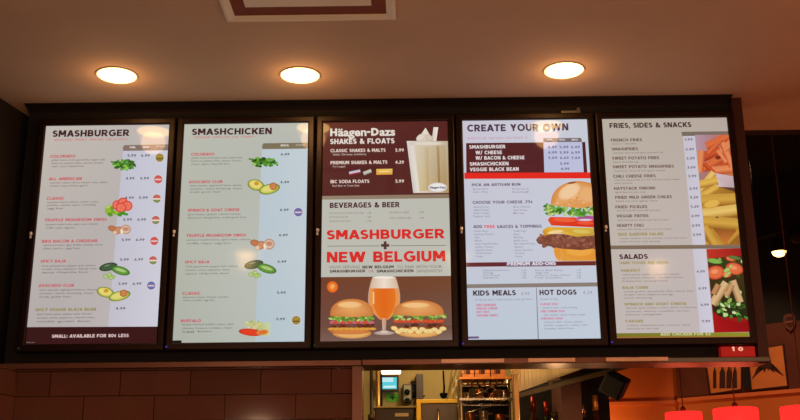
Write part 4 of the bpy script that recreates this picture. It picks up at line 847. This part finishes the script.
# hanging plastic curtain strip and utensil
Y = 1.9; pts = [at(452, 362, Y), at(461, 362, Y), at(459, 400, Y), at(447, 402, Y), at(446, 390, Y)]
b = MB(); rows_ = 14
for i in range(rows_ + 1):
    f = i / rows_; L = at(453 - 7 * f, 362 + 39 * f, Y); R_ = at(460.5 - 1.5 * f, 362 + 39 * f, Y)
    for j in range(5): b.bm.verts.new(L.lerp(R_, j / 4) + Vector((0, .02 * math.sin(j * 2.1 + f * 9), 0)))
b.bm.verts.ensure_lookup_table()
for i in range(rows_):
    for j in range(4): k = i * 5 + j; b.bm.faces.new((b.bm.verts[k], b.bm.verts[k + 1], b.bm.verts[k + 6], b.bm.verts[k + 5]))
o = b.build('plastic_sheet', M['plastic_clear'], smooth=True); sm = o.modifiers.new('s', 'SOLIDIFY'); sm.thickness = .004
tag(o, 'milky crumpled plastic sheet hanging down in the kitchen', 'plastic sheet')
p = at(443.5, 384, 1.8); q = at(443, 398, 1.8)
t = empty('hanging_ladle', (p.x, 1.8, q.z), 0, 'dark ladle hanging left of the plastic sheet', 'ladle')
MB().tube([(0, 0, .02), (.004, 0, .06), (0, 0, p.z - q.z + .08)], [.006, .006, .005]).build('handle', M['tv_back'], t, True)
MB().lathe([(0, -.02), (.016, -.014), (.024, .004), (.023, .014), (.019, .012), (.012, -.004), (0, -.01)]).build('bowl', M['tv_back'], t, True, (0, 0, .015))
# rail the ladle and sheet hang from
a0, a1 = at(436, 361, 1.86), at(464, 361, 1.86)
tag(MB().tube([(a0.x, 1.86, a0.z + .02), (a1.x, 1.86, a1.z + .02)], .007).tube([(a0.x + .01, 1.86, a0.z + .02), (a0.x + .01, 1.86, 2.95)], .005).tube([(a1.x - .01, 1.86, a0.z + .02), (a1.x - .01, 1.86, 2.95)], .005).build('hanging_rail', M['steel'], smooth=True), 'steel hanging rail over the kitchen yellow cooler', 'rail')

# steel shelving with pans, wooden boxes on top
Y = 1.45; x0, x1, zs, _ = px_box(458, 370, 512, 380.5, Y)
z2 = at(480, 401, Y).z; z3 = at(480, 424, Y).z
t = empty('steel_rack', ((x0 + x1) / 2, Y, 0), 0, 'steel wire rack full of pans under the orange wooden crates', 'rack'); w = (x1 - x0) / 2
for sx in (-1, 1):
    for sy in (-1, 1): MB().tube([(sx * (w - .01), sy * .14, 0), (sx * (w - .01), sy * .14, zs + .02)], .008).build('post', M['steel'], t, True)
for k, z in enumerate((zs, z2, z3, 1.3, .7)):
    b = MB().box(-w, w, -.15, -.142, z - .012, z).box(-w, w, .142, .15, z - .012, z)
    for j in range(9): b.box(-w + .01 + (2 * w - .028) * j / 8, -w + .018 + (2 * w - .028) * j / 8, -.142, .142, z - .006, z)
    b.build('wire_shelf', M['wood' if k == 0 else 'steel'], t)
cxr = (x0 + x1) / 2
MB().box(-w, w, .151, .158, .4, zs - .015).build('back_sheet', M['black'], t)
c0 = at(460, 379, Y).x
for i, (a_, b_, h_) in enumerate(((462, 474, 366), (475, 490, 365.5), (491, 505, 366))):
    xa, xb = at(a_, 379, Y - .1).x, at(b_, 379, Y - .1).x; ww = (xb - xa) / 2; hh = .055
    cr = empty('wooden_crate', ((xa + xb) / 2, Y, zs + .001), 0, ['orange wooden crate on top of the steel rack, left of three', 'orange wooden crate on top of the steel rack, middle of three', 'orange wooden crate on top of the steel rack, right of three'][i], 'crate', 'wooden crates on the steel rack')
    for j in range(3):
        for y_ in (-.12, .112): MB().box(-ww, ww, y_, y_ + .008, .002 + j * .02, .019 + j * .02, .001).build('side_board', M['wood'], cr)
    for x_ in (-ww, ww - .01): MB().box(x_, x_ + .01, -.112, .112, 0, .06).build('end_board', M['wood'], cr)
    MB().box(-ww + .01, ww - .01, -.112, .112, 0, .006).build('bottom_board', M['wood'], cr)
    MB().box(-.012, .012, -.1225, -.1205, .018, .042).box(-.02, -.016, -.1225, -.1205, .018, .042).build('stamp', M['art_ink'], cr)
def pan(x, z, r, h, label, m_, lid=False, Yo=0, tilt=0):
    t = empty('cooking_pot', (x, Y + Yo, z), 0, label, 'pot', 'pots and pans on the steel rack')
    MB().lathe([(0, 0), (r * .92, 0), (r, .006), (r, h), (r + .004, h + .002), (r - .003, h), (r - .003, .006), (0, .004)], n=24).build('body', m_, t, True)
    MB().tube([(r, 0, h * .8), (r + .018, 0, h * .86), (r + .018, .02, h * .86), (r * .97, .03, h * .8)], .003).build('handle', M['steel'], t, True)
    if lid:
        l = MB().lathe([(r + .002, h + .004), (r * .6, h + .012), (0, h + .016)], n=24).build('lid', M['steel'], t, True)
        MB().lathe([(.003, 0), (.003, .006), (.009, .008), (.009, .013), (0, .014)], (0, 0, h + .015), 12).build('knob', M['tv_back'], l, True)
sp = [at(x, 399, Y - .05).x for x in (468, 480, 493, 505)]
pan(sp[0], z2 + .002, .024, .035, 'small steel pot on the rack, leftmost on its shelf', M['steel'], Yo=-.05); pan(sp[1], z2 + .002, .025, .052, 'copper pot with steel lid on the rack', M['pot'], True, -.05)
pan(sp[2], z2 + .002, .026, .030, 'low copper pan on the rack between lidded pot and tall pot', M['pot'], Yo=-.05); pan(sp[3], z2 + .002, .022, .046, 'tall steel pot on the rack, rightmost on its shelf', M['steel'], Yo=-.05)
sp = [at(x, 419, Y - .05).x for x in (470, 484, 500)]
pan(at(474, 399, Y + .08).x, z2 + .002, .028, .072, 'dark tall stock pot standing behind on upper rack shelf', M['grey_metal'], Yo=.08); pan(at(498, 399, Y + .08).x, z2 + .002, .030, .060, 'brass coloured pot standing behind on upper rack shelf', M['brass'], True, .08)
pan(sp[0], z3 + .002, .028, .050, 'copper pot on the lower rack shelf, leftmost', M['pot'], Yo=-.05); pan(sp[1], z3 + .002, .028, .058, 'lidded steel pot on the lower rack shelf, middle', M['steel'], True, -.05); pan(sp[2], z3 + .002, .030, .042, 'wide copper pan on the lower rack shelf, rightmost', M['pot'], Yo=-.05)
# ladles and spoons lying in the rack
for i, (xa, ya, xb, yb) in enumerate(((466, 384, 488, 393), (478, 394, 500, 384), (488, 386, 510, 395), (470, 412, 494, 406))):
    A, B_ = at(xa, ya, Y - .13), at(xb, yb, Y - .02)
    t = empty('serving_spoon', A, 0, ['steel spoon lying across pots on rack, bowl at far left', 'steel spoon lying over the copper lidded pot', 'steel spoon leaning toward the right end of rack', 'steel spoon on the lower rack shelf'][i], 'spoon', 'serving spoons in the rack'); D = B_ - A
    MB().tube([(0, 0, 0), D * .5 + Vector((0, 0, .004)), D], [.0035, .003, .004]).build('handle', M['steel'], t, True)
    b = MB(); bmesh.ops.create_uvsphere(b.bm, u_segments=12, v_segments=8, radius=1); 
    for v in b.bm.verts: v.co = Vector((v.co.x * .017, v.co.y * .012, v.co.z * .006))
    b.build('bowl', M['steel'], t, True)

# brass post at the end of the kitchen
x0, x1, _, _ = px_box(514.2, 366, 517.6, 420, .62)
tag(MB().box(x0, x1, .60, .64, 0, 2.30, .004).box(x0 - .006, x1 + .006, .594, .646, 0, .04, .002).box(x0 - .003, x1 + .003, .597, .643, 2.30, CZ, .002).build('brass_post', M['brass']), 'brass coloured post between steel rack and ribbed cream panel', 'post')
# ribbed cream panel and sloping hood edge
Y = .70; T = [at(518.5, 362, Y), at(590, 361, Y), at(583, 368.5, Y), at(518.5, 392, Y)]
t = empty('ribbed_panel', T[3], 0, 'cream ribbed triangular panel under the ledge above the sloping hood', 'panel'); off = T[3]
MB().slab([p - off for p in T], (0, .012, 0)).build('backing', M['cream'], t)
b = MB(); n = 17
for k in range(n):
    f = (k + .5) / n; xx = T[0].x + (T[1].x - T[0].x) * f * .93; fx = (xx - T[3].x) / (T[2].x - T[3].x)
    zb = T[3].z + (T[2].z - T[3].z) * min(1, fx) + .004; zt = T[0].z
    if zt - zb > .006: b.box(xx - off.x - .0028, xx - off.x + .0028, -.006, 0, zb - off.z, zt - off.z, .001)
b.build('ribs', M['cream'], t)
A, B_ = at(517, 393.5, .66), at(650, 358, .66); wd = Vector((0, .3, 0)); dn = Vector((0, 0, -.022))
t = empty('sloping_hood', A, 0, 'dark olive sloping hood edge running up under the ledge', 'hood')
MB().slab([Vector((0, 0, 0)), B_ - A, B_ - A + dn, dn], (0, .02, 0)).build('lip', M['olive'], t)
MB().slab([Vector((0, .02, 0)), B_ - A + Vector((0, .02, 0)), B_ - A + Vector((0, .09, .02)), Vector((0, .09, .02))], (0, 0, -.01)).build('hood_skin', M['tv_back'], t)
# hood fixed to header by two straps
for f in (.25, .75):
    p = (B_ - A) * f; MB().box(p.x - .01, p.x + .01, .0, .012, p.z, CZ - A.z if f > .9 else p.z + .02).build('strap', M['olive'], t)

# bottle shelf
Y = .95; zsh = 1.86
x0, x1 = at(521, 415, Y).x, at(612, 415, Y).x
t = empty('bottle_shelf', ((x0 + x1) / 2, Y, 0), 0, 'dark back shelf carrying the bottles', 'shelf'); w = (x1 - x0) / 2
MB().box(-w, w, -.12, .14, zsh - .025, zsh, .003).build('board', M['dark_wood'], t); struct(MB().box(x0 - .02, x1 + .02, Y + .16, Y + .18, 0, 2.6), 'shelf_back_panel', M['black'])  # the black piece is the shelf's back panel, built apart from it
for sx in (-1, 1): MB().box(sx * w - .012, sx * w + .012, -.1, .14, 0, zsh - .025).build('upright', M['dark_wood'], t)
def bottle(px, top, Yb, m_, foil, label, r=.034):
    p = at(px, top, Yb); H = p.z - zsh
    t = empty('bottle', (p.x, Yb, zsh), 0, label, 'bottle', 'bottles on the dark back shelf')
    MB().lathe([(0, 0), (r, 0), (r, H * .56), (r * .85, H * .64), (.013, H * .74), (.012, H * .97), (.0135, H * .972), (.0135, H), (0, H)], n=24).build('body', m_, t, True)
    MB().lathe([(.0125, H * .80), (.0142, H * .80), (.0148, H * 1.004), (.010, H * 1.008), (0, H * 1.008)], n=20).build('foil_cap', foil, t, True)
    MB().lathe([(r + .0008, H * .18), (r + .0008, H * .48)], n=24).build('label_band', M['paper'], t, True)
for a_ in ((533, 397, .93, M['bottle_brown'], M['foil_red'], 'brown bottle with red foil cap, leftmost on back shelf'), (546, 402, 1.0, M['bottle_green'], M['foil_red'], 'green bottle with red cap, shortest on back shelf'), (569.5, 398.5, .95, M['bottle_green'], M['foil_gold'], 'dark green bottle with gold cap, middle of back shelf'), (594.5, 396, .92, M['bottle_brown'], M['foil_gold'], 'brown bottle with gold cap, rightmost on back shelf'), (582, 404, 1.0, M['bottle_green'], M['steel'], 'dark bottle with steel pourer cap, set behind the others')): bottle(*a_)
p = at(557, 411, .86)
t = empty('wine_glass', (p.x, .92, zsh), 0, 'empty stemmed glass among the bottles on the back shelf', 'glass'); H = p.z - zsh
gm = mat('clear_glass', (235, 220, 200), .03, trans=1.0, noise=.01)
MB().lathe([(0, .002), (.032, .0), (.032, .002), (.005, .006), (.004, H * .45), (.02, H * .52), (.033, H * .68), (.03, H), (.0285, H), (.031, H * .68), (.019, H * .54), (0, H * .49)], n=28).build('bowl_and_stem', gm, t, True)

# hanging loudspeaker
p = at(615, 385, .45)
t = empty('loudspeaker', p, 0, 'black tilted loudspeaker hanging under the right end of ledge', 'speaker')
b = MB().box(-.052, .052, -.06, .05, -.050, .050, .008); o = b.build('cabinet', M['tv_back'], t, rot=(.3, .55, -.3))
MB().box(-.044, .044, -.063, -.059, -.042, .042, .002).build('grille', M['black'], o)
MB().tube([(.0, .0, .03), (.0, .0, .11), (0, -.06, .14), (0, .16 - p.y, .14)], .008).box(-.03, .03, .16 - p.y, .168 - p.y, .11, .17).build('bracket_arm', M['grey_metal'], t, True)
# ------------------------------------------------------------------ dining room beyond
WA0, WA1 = Vector((.85, 4.86, 0)), Vector((2.42, 4.60, 0)); WB0, WB1 = Vector((2.36, 4.48, 0)), Vector((5.2, 2.31, 0)); ZL = 2.6
def wall(a, b, z0, z1, name, m_, th=.1, out=0):
    d = (b - a).normalized(); nrm = Vector((-d.y, d.x, 0)); a2, b2 = a - nrm * out, b - nrm * out
    return struct(MB().slab([Vector((a2.x, a2.y, z0)), Vector((b2.x, b2.y, z0)), Vector((b2.x, b2.y, z1)), Vector((a2.x, a2.y, z1))], nrm * th), name, m_)
wall(WA0, WA1, 0, ZL, 'wall_far', M['low_wall']); wall(WA0, WA1, ZL, 2.95, 'wall_far_band', M['low_wall']); wall(WA0, WA1, 2.95, 4.4, 'wall_far_upper', M['black'])  # top of the wall coloured black in place of its shade
wall(WB0, WB1, 0, ZL, 'wall_right', M['low_wall']); wall(WB0, WB1, ZL, 3.15, 'wall_right_band', mat('shaded_band_wall_paint', (92, 42, 27), .8, noise=.15)); wall(WB0, WB1, 3.15, 4.4, 'wall_right_upper', M['black'])  # band darkened for the fading light, top black for shade
wall(WA0, WA1, ZL - .02, ZL + .01, 'trim_6', M['ledge'], .04, .025); wall(WB0, WB1, ZL - .02, ZL + .01, 'trim_7', M['ledge'], .04, .025)
struct(MB().box(.85, .95, .75, 4.9, 0, 4.4), 'wall_divider', M['upper_wall'])
dB = (WB1 - WB0).normalized(); nB = Vector((-dB.y, dB.x, 0)); aB = math.atan2(dB.y, dB.x)
def on_wall(px, py, off=.02):
    d = FWD + RGT * ((px - 400) / FPX) + UP * ((210 - py) / FPX); o = WB0 - nB * off
    return EYE + d * ((o - EYE).dot(nB) / d.dot(nB))
def picture(c, name, label, cat):     # corners TL TR BR BL in the photo
    P = [on_wall(*q) for q in c]; base = (P[2] + P[3]) / 2
    t = empty(name, base, aB, label, cat); R_ = Matrix.Rotation(-aB, 3, 'Z')
    L = [R_ @ (q - base) for q in P]
    MB().slab([(q.x, 0, q.z) for q in L], (0, .018, 0)).build('print', M['art_paper'], t)
    b = MB(); cx = sum(q.x for q in L) / 4; cz = sum(q.z for q in L) / 4
    O = [Vector((cx + (q.x - cx) * 1.06, 0, cz + (q.z - cz) * 1.04)) for q in L]
    for k in range(4):
        k2 = (k + 1) % 4; b.slab([(L[k].x, -.006, L[k].z), (L[k2].x, -.006, L[k2].z), (O[k2].x, -.006, O[k2].z), (O[k].x, -.006, O[k].z)], (0, .025, 0))
    b.build('frame', M['dark_wood'], t)
    def loc(px, py): q = R_ @ (on_wall(px, py) - base); return Vector((q.x, -.002, q.z))
    return t, loc
t, f = picture([(748.5, 350.5), (782.5, 345), (787.2, 385.6), (752, 389.5)], 'framed_print', 'sepia framed print of dark spreading branches on dining wall', 'picture')
b = MB(); hub = f(766, 364)
for x, y in ((752, 379), (755, 372), (760, 372), (764, 373), (769, 371), (775, 373), (779, 371), (784, 376)):
    e = f(x, y); d = (e - hub); n_ = Vector((-d.z, 0, d.x)).normalized()
    mid = hub.lerp(e, .5) + Vector((0, 0, .012)); b.slab([hub + n_ * .022, hub - n_ * .022, mid - n_ * .016, e, mid + n_ * .016], (0, -.002, 0))
b.slab([f(761, 368), f(760, 358), f(764, 352), f(769, 353), f(771, 360), f(772, 368)], (0, -.003, 0))
b.build('printed_branches', M['art_ink'], t)
t, f = picture([(706.8, 363), (741, 359.5), (741, 389), (710.8, 393.6)], 'framed_print', 'sepia framed print of upright bottle shapes on dining wall', 'picture')
b = MB()
for x, w_ in ((714.8, 1.7), (722.5, 3.0), (729, 2.6), (735, 2.2)):
    b.slab([f(x - w_, 388.5), f(x + w_, 388), f(x + w_ * .9, 372), f(x + w_ * .35, 369), f(x + w_ * .35, 365), f(x - w_ * .35, 365), f(x - w_ * .35, 369), f(x - w_ * .9, 372)], (0, -.002, 0))
b.build('printed_bottles', M['art_ink'], t)
# dark shutter between the prints
P = [on_wall(q[0], q[1], .03) for q in ((743, 361.5), (747.2, 361), (750.6, 388), (743.4, 389))]
tag(MB().slab(P, nB * .02).build('dark_board', M['black']), 'plain dark board on dining wall between the two sepia prints', 'board')
# crest plaque
c = on_wall(789.5, 322, .03); t = empty('crest_plaque', c, aB, 'small brown crest plaque high on the dining wall at right edge', 'plaque')
sh = [(-.045, .05), (-.03, .062), (0, .068), (.03, .062), (.045, .05), (.048, 0), (.036, -.04), (0, -.075), (-.036, -.04), (-.048, 0)]
MB().slab([(x, 0, z) for x, z in sh], (0, .015, 0)).build('shield', mat('brown_plaque', (96, 46, 34), .5, noise=.1), t)
MB().slab([(x * .62, -.003, z * .62) for x, z in sh], (0, .003, 0)).build('inner_field', M['art_ink'], t)
MB().box(-.03, .03, -.007, -.003, -.006, .008).build('cross_band', mat('pale_plaque_band', (130, 74, 54), .5, noise=.1), t)

# pendants with red shades
def pendant(px0, px1, top, Yp, label):
    a, b_ = at(px0, top, Yp), at(px1, top, Yp); r = (b_.x - a.x) / 2; c = (a + b_) / 2
    t = empty('pendant_lamp', (c.x, Yp, c.z - .22), 0, label, 'lamp', 'red pendant lamps in the dining room')
    MB().lathe([(r * .98, 0), (r, .002), (r, .215), (r * .97, .22), (r * .96, .215), (r * .96, .004)], n=40).build('shade', M['red_shade'], t, True)
    MB().lathe([(0, .216), (r * .97, .216), (r * .97, .219), (0, .219)], n=40).build('top_disc', M['red_shade'], t)
    MB().lathe([(0, .219), (.02, .219), (.016, .25), (.004, .26), (0, .26)], n=16).build('cap', M['cord'], t, True)
    MB().tube([(0, 0, .25), (0, 0, 4.4 - (c.z - .22))], .0035).build('cord', M['cord'], t)
    b = MB(); bmesh.ops.create_uvsphere(b.bm, u_segments=16, v_segments=10, radius=.035); b.build('bulb', M['spotbulb'], t, True, (0, 0, .1))
    L = bpy.data.lights.new('pendant', 'POINT'); L.energy = 7; L.color = (1, .13, .06); L.shadow_soft_size = .12
    lo = bpy.data.objects.new('pendant_glow', L); col.objects.link(lo); lo.parent = t; lo.location = (0, 0, -.05)
pendant(665, 701.5, 412.5, 2.3, 'red drum pendant lamp, leftmost of the three in the dining room')
pendant(713, 757, 408.5, 2.0, 'red drum pendant lamp, middle of the three in the dining room')
pendant(780.5, 826, 406.5, 1.7, 'red drum pendant lamp at the right edge of the photo')

# track lighting in the dark ceiling
tA, tB = at(752, 239.5, 2.6), at(815, 222, 2.2); 
t = empty('lighting_track', tA, 0, 'dark lighting track bar crossing the black dining ceiling', 'lighting track')
MB().tube([(0, 0, 0), tB - tA], .014).build('bar', M['dark_wall'], t)
for f_ in (.1, .9): p = (tB - tA) * f_; MB().tube([p, p + Vector((0, 0, 4.4 - tA.z - p.z))], .005).build('hanger', M['dark_wall'], t)
def spot(px, py, Yp, lit, label):
    c = at(px, py, Yp); f_ = (Yp - tA.y) / (tB.y - tA.y); pt = tA + (tB - tA) * f_
    t = empty('track_spotlight', c, 0, label, 'lamp', 'spotlights on the lighting track')
    MB().lathe([(.052, 0), (.055, .004), (.05, .05), (.03, .085), (.012, .095), (0, .096)], n=28).build('can', M['tv_back'], t, True)
    MB().lathe([(0, -.034), (.024, -.030), (.042, -.016), (.047, .002), (.044, .02), (0, .02)], n=24).build('bulb', M['spotbulb'] if lit else M['black'], t, True)
    MB().tube([(0, 0, .09), (0, 0, .12), pt - c], .006).build('stem', M['tv_back'], t, True)
    if lit:
        L = bpy.data.lights.new('spot', 'SPOT'); L.energy = 25; L.color = (1, .55, .25); L.spot_size = 1.6; L.spot_blend = .8; L.shadow_soft_size = .05
        lo = bpy.data.objects.new('spot_beam', L); col.objects.link(lo); lo.parent = t; lo.location = (0, 0, -.02); lo.rotation_euler = (.5, 0, 0)
spot(779, 252, 2.43, True, 'lit spotlight glowing orange under the lighting track')
spot(797, 238, 2.31, False, 'unlit dark spotlight at the right end of the lighting track')

# ------------------------------------------------------------------ room lights and added fills
def print_fill(loc, tgt, e):  # unseen spot added to brighten the framed prints
    L = bpy.data.lights.new('print_fill_spot', 'SPOT'); L.energy = e; L.color = (1, .62, .34); L.spot_size = .62; L.spot_blend = .7; L.shadow_soft_size = .04
    o = bpy.data.objects.new('print_fill_spot', L); col.objects.link(o); o.location = loc; o.rotation_euler = (Vector(tgt) - Vector(loc)).to_track_quat('-Z', 'Y').to_euler()
q_ = on_wall(752, 376); print_fill((q_.x - .5, q_.y - 1.7, 4.2), q_, 90)
def point(name, loc, e, c, r=.15):
    L = bpy.data.lights.new(name, 'POINT'); L.energy = e; L.color = c; L.shadow_soft_size = r
    o = bpy.data.objects.new(name, L); col.objects.link(o); o.location = loc
for x, y, e in ((-1.0, -3.1, 16), (.5, -3.3, 20), (2.2, -3.0, 12)): point('hall_fill', (x, y, 2.2), e * 2.0, (1, .60, .36), .10)  # unseen fill lights added to brighten the ceiling, no fixtures built
point('hall_fill_red', (3.2, -1.2, 2.3), 24, (1, .25, .12), .2)  # unseen red fill added on the right, no fixture built
point('kitchen_lamp', (.3, 2.3, 2.75), 12, (1, .80, .42), .1)
point('kitchen_fill', (.25, 1.0, 2.65), 12, (1, .66, .30), .1)  # unseen fill added to brighten the yellow cooler frame
point('wall_lamp', (1.50, 4.42, 2.2), 15, (1, .50, .16), .08)
point('bar_fill_high', (.70, .36, 2.42), 1.6, (1, .68, .34), .04)  # added out of sight behind the header to brighten the ribbed panel
point('bar_fill', (.80, .50, 2.06), 1.6, (1, .62, .28), .04)  # unseen fill added under the hood for panel and bottles
point('bar_fill_low', (1.0, .55, 1.95), .9, (1, .55, .25), .04)  # second unseen fill added lower down, no fixture built
point('rack_fill', (.42, .85, 2.42), 2.0, (1, .62, .28), .04)  # unseen fill added to brighten the crates and pans

w = bpy.data.worlds.new('world'); scn.world = w; w.use_nodes = True
w.node_tree.nodes['Background'].inputs[0].default_value = (.02, .008, .005, 1); w.node_tree.nodes['Background'].inputs[1].default_value = .3
vs = scn.view_settings; vs.view_transform = 'Standard'; vs.look = 'None'; vs.gamma = 1; vs.use_curve_mapping = False; vs.exposure = 0
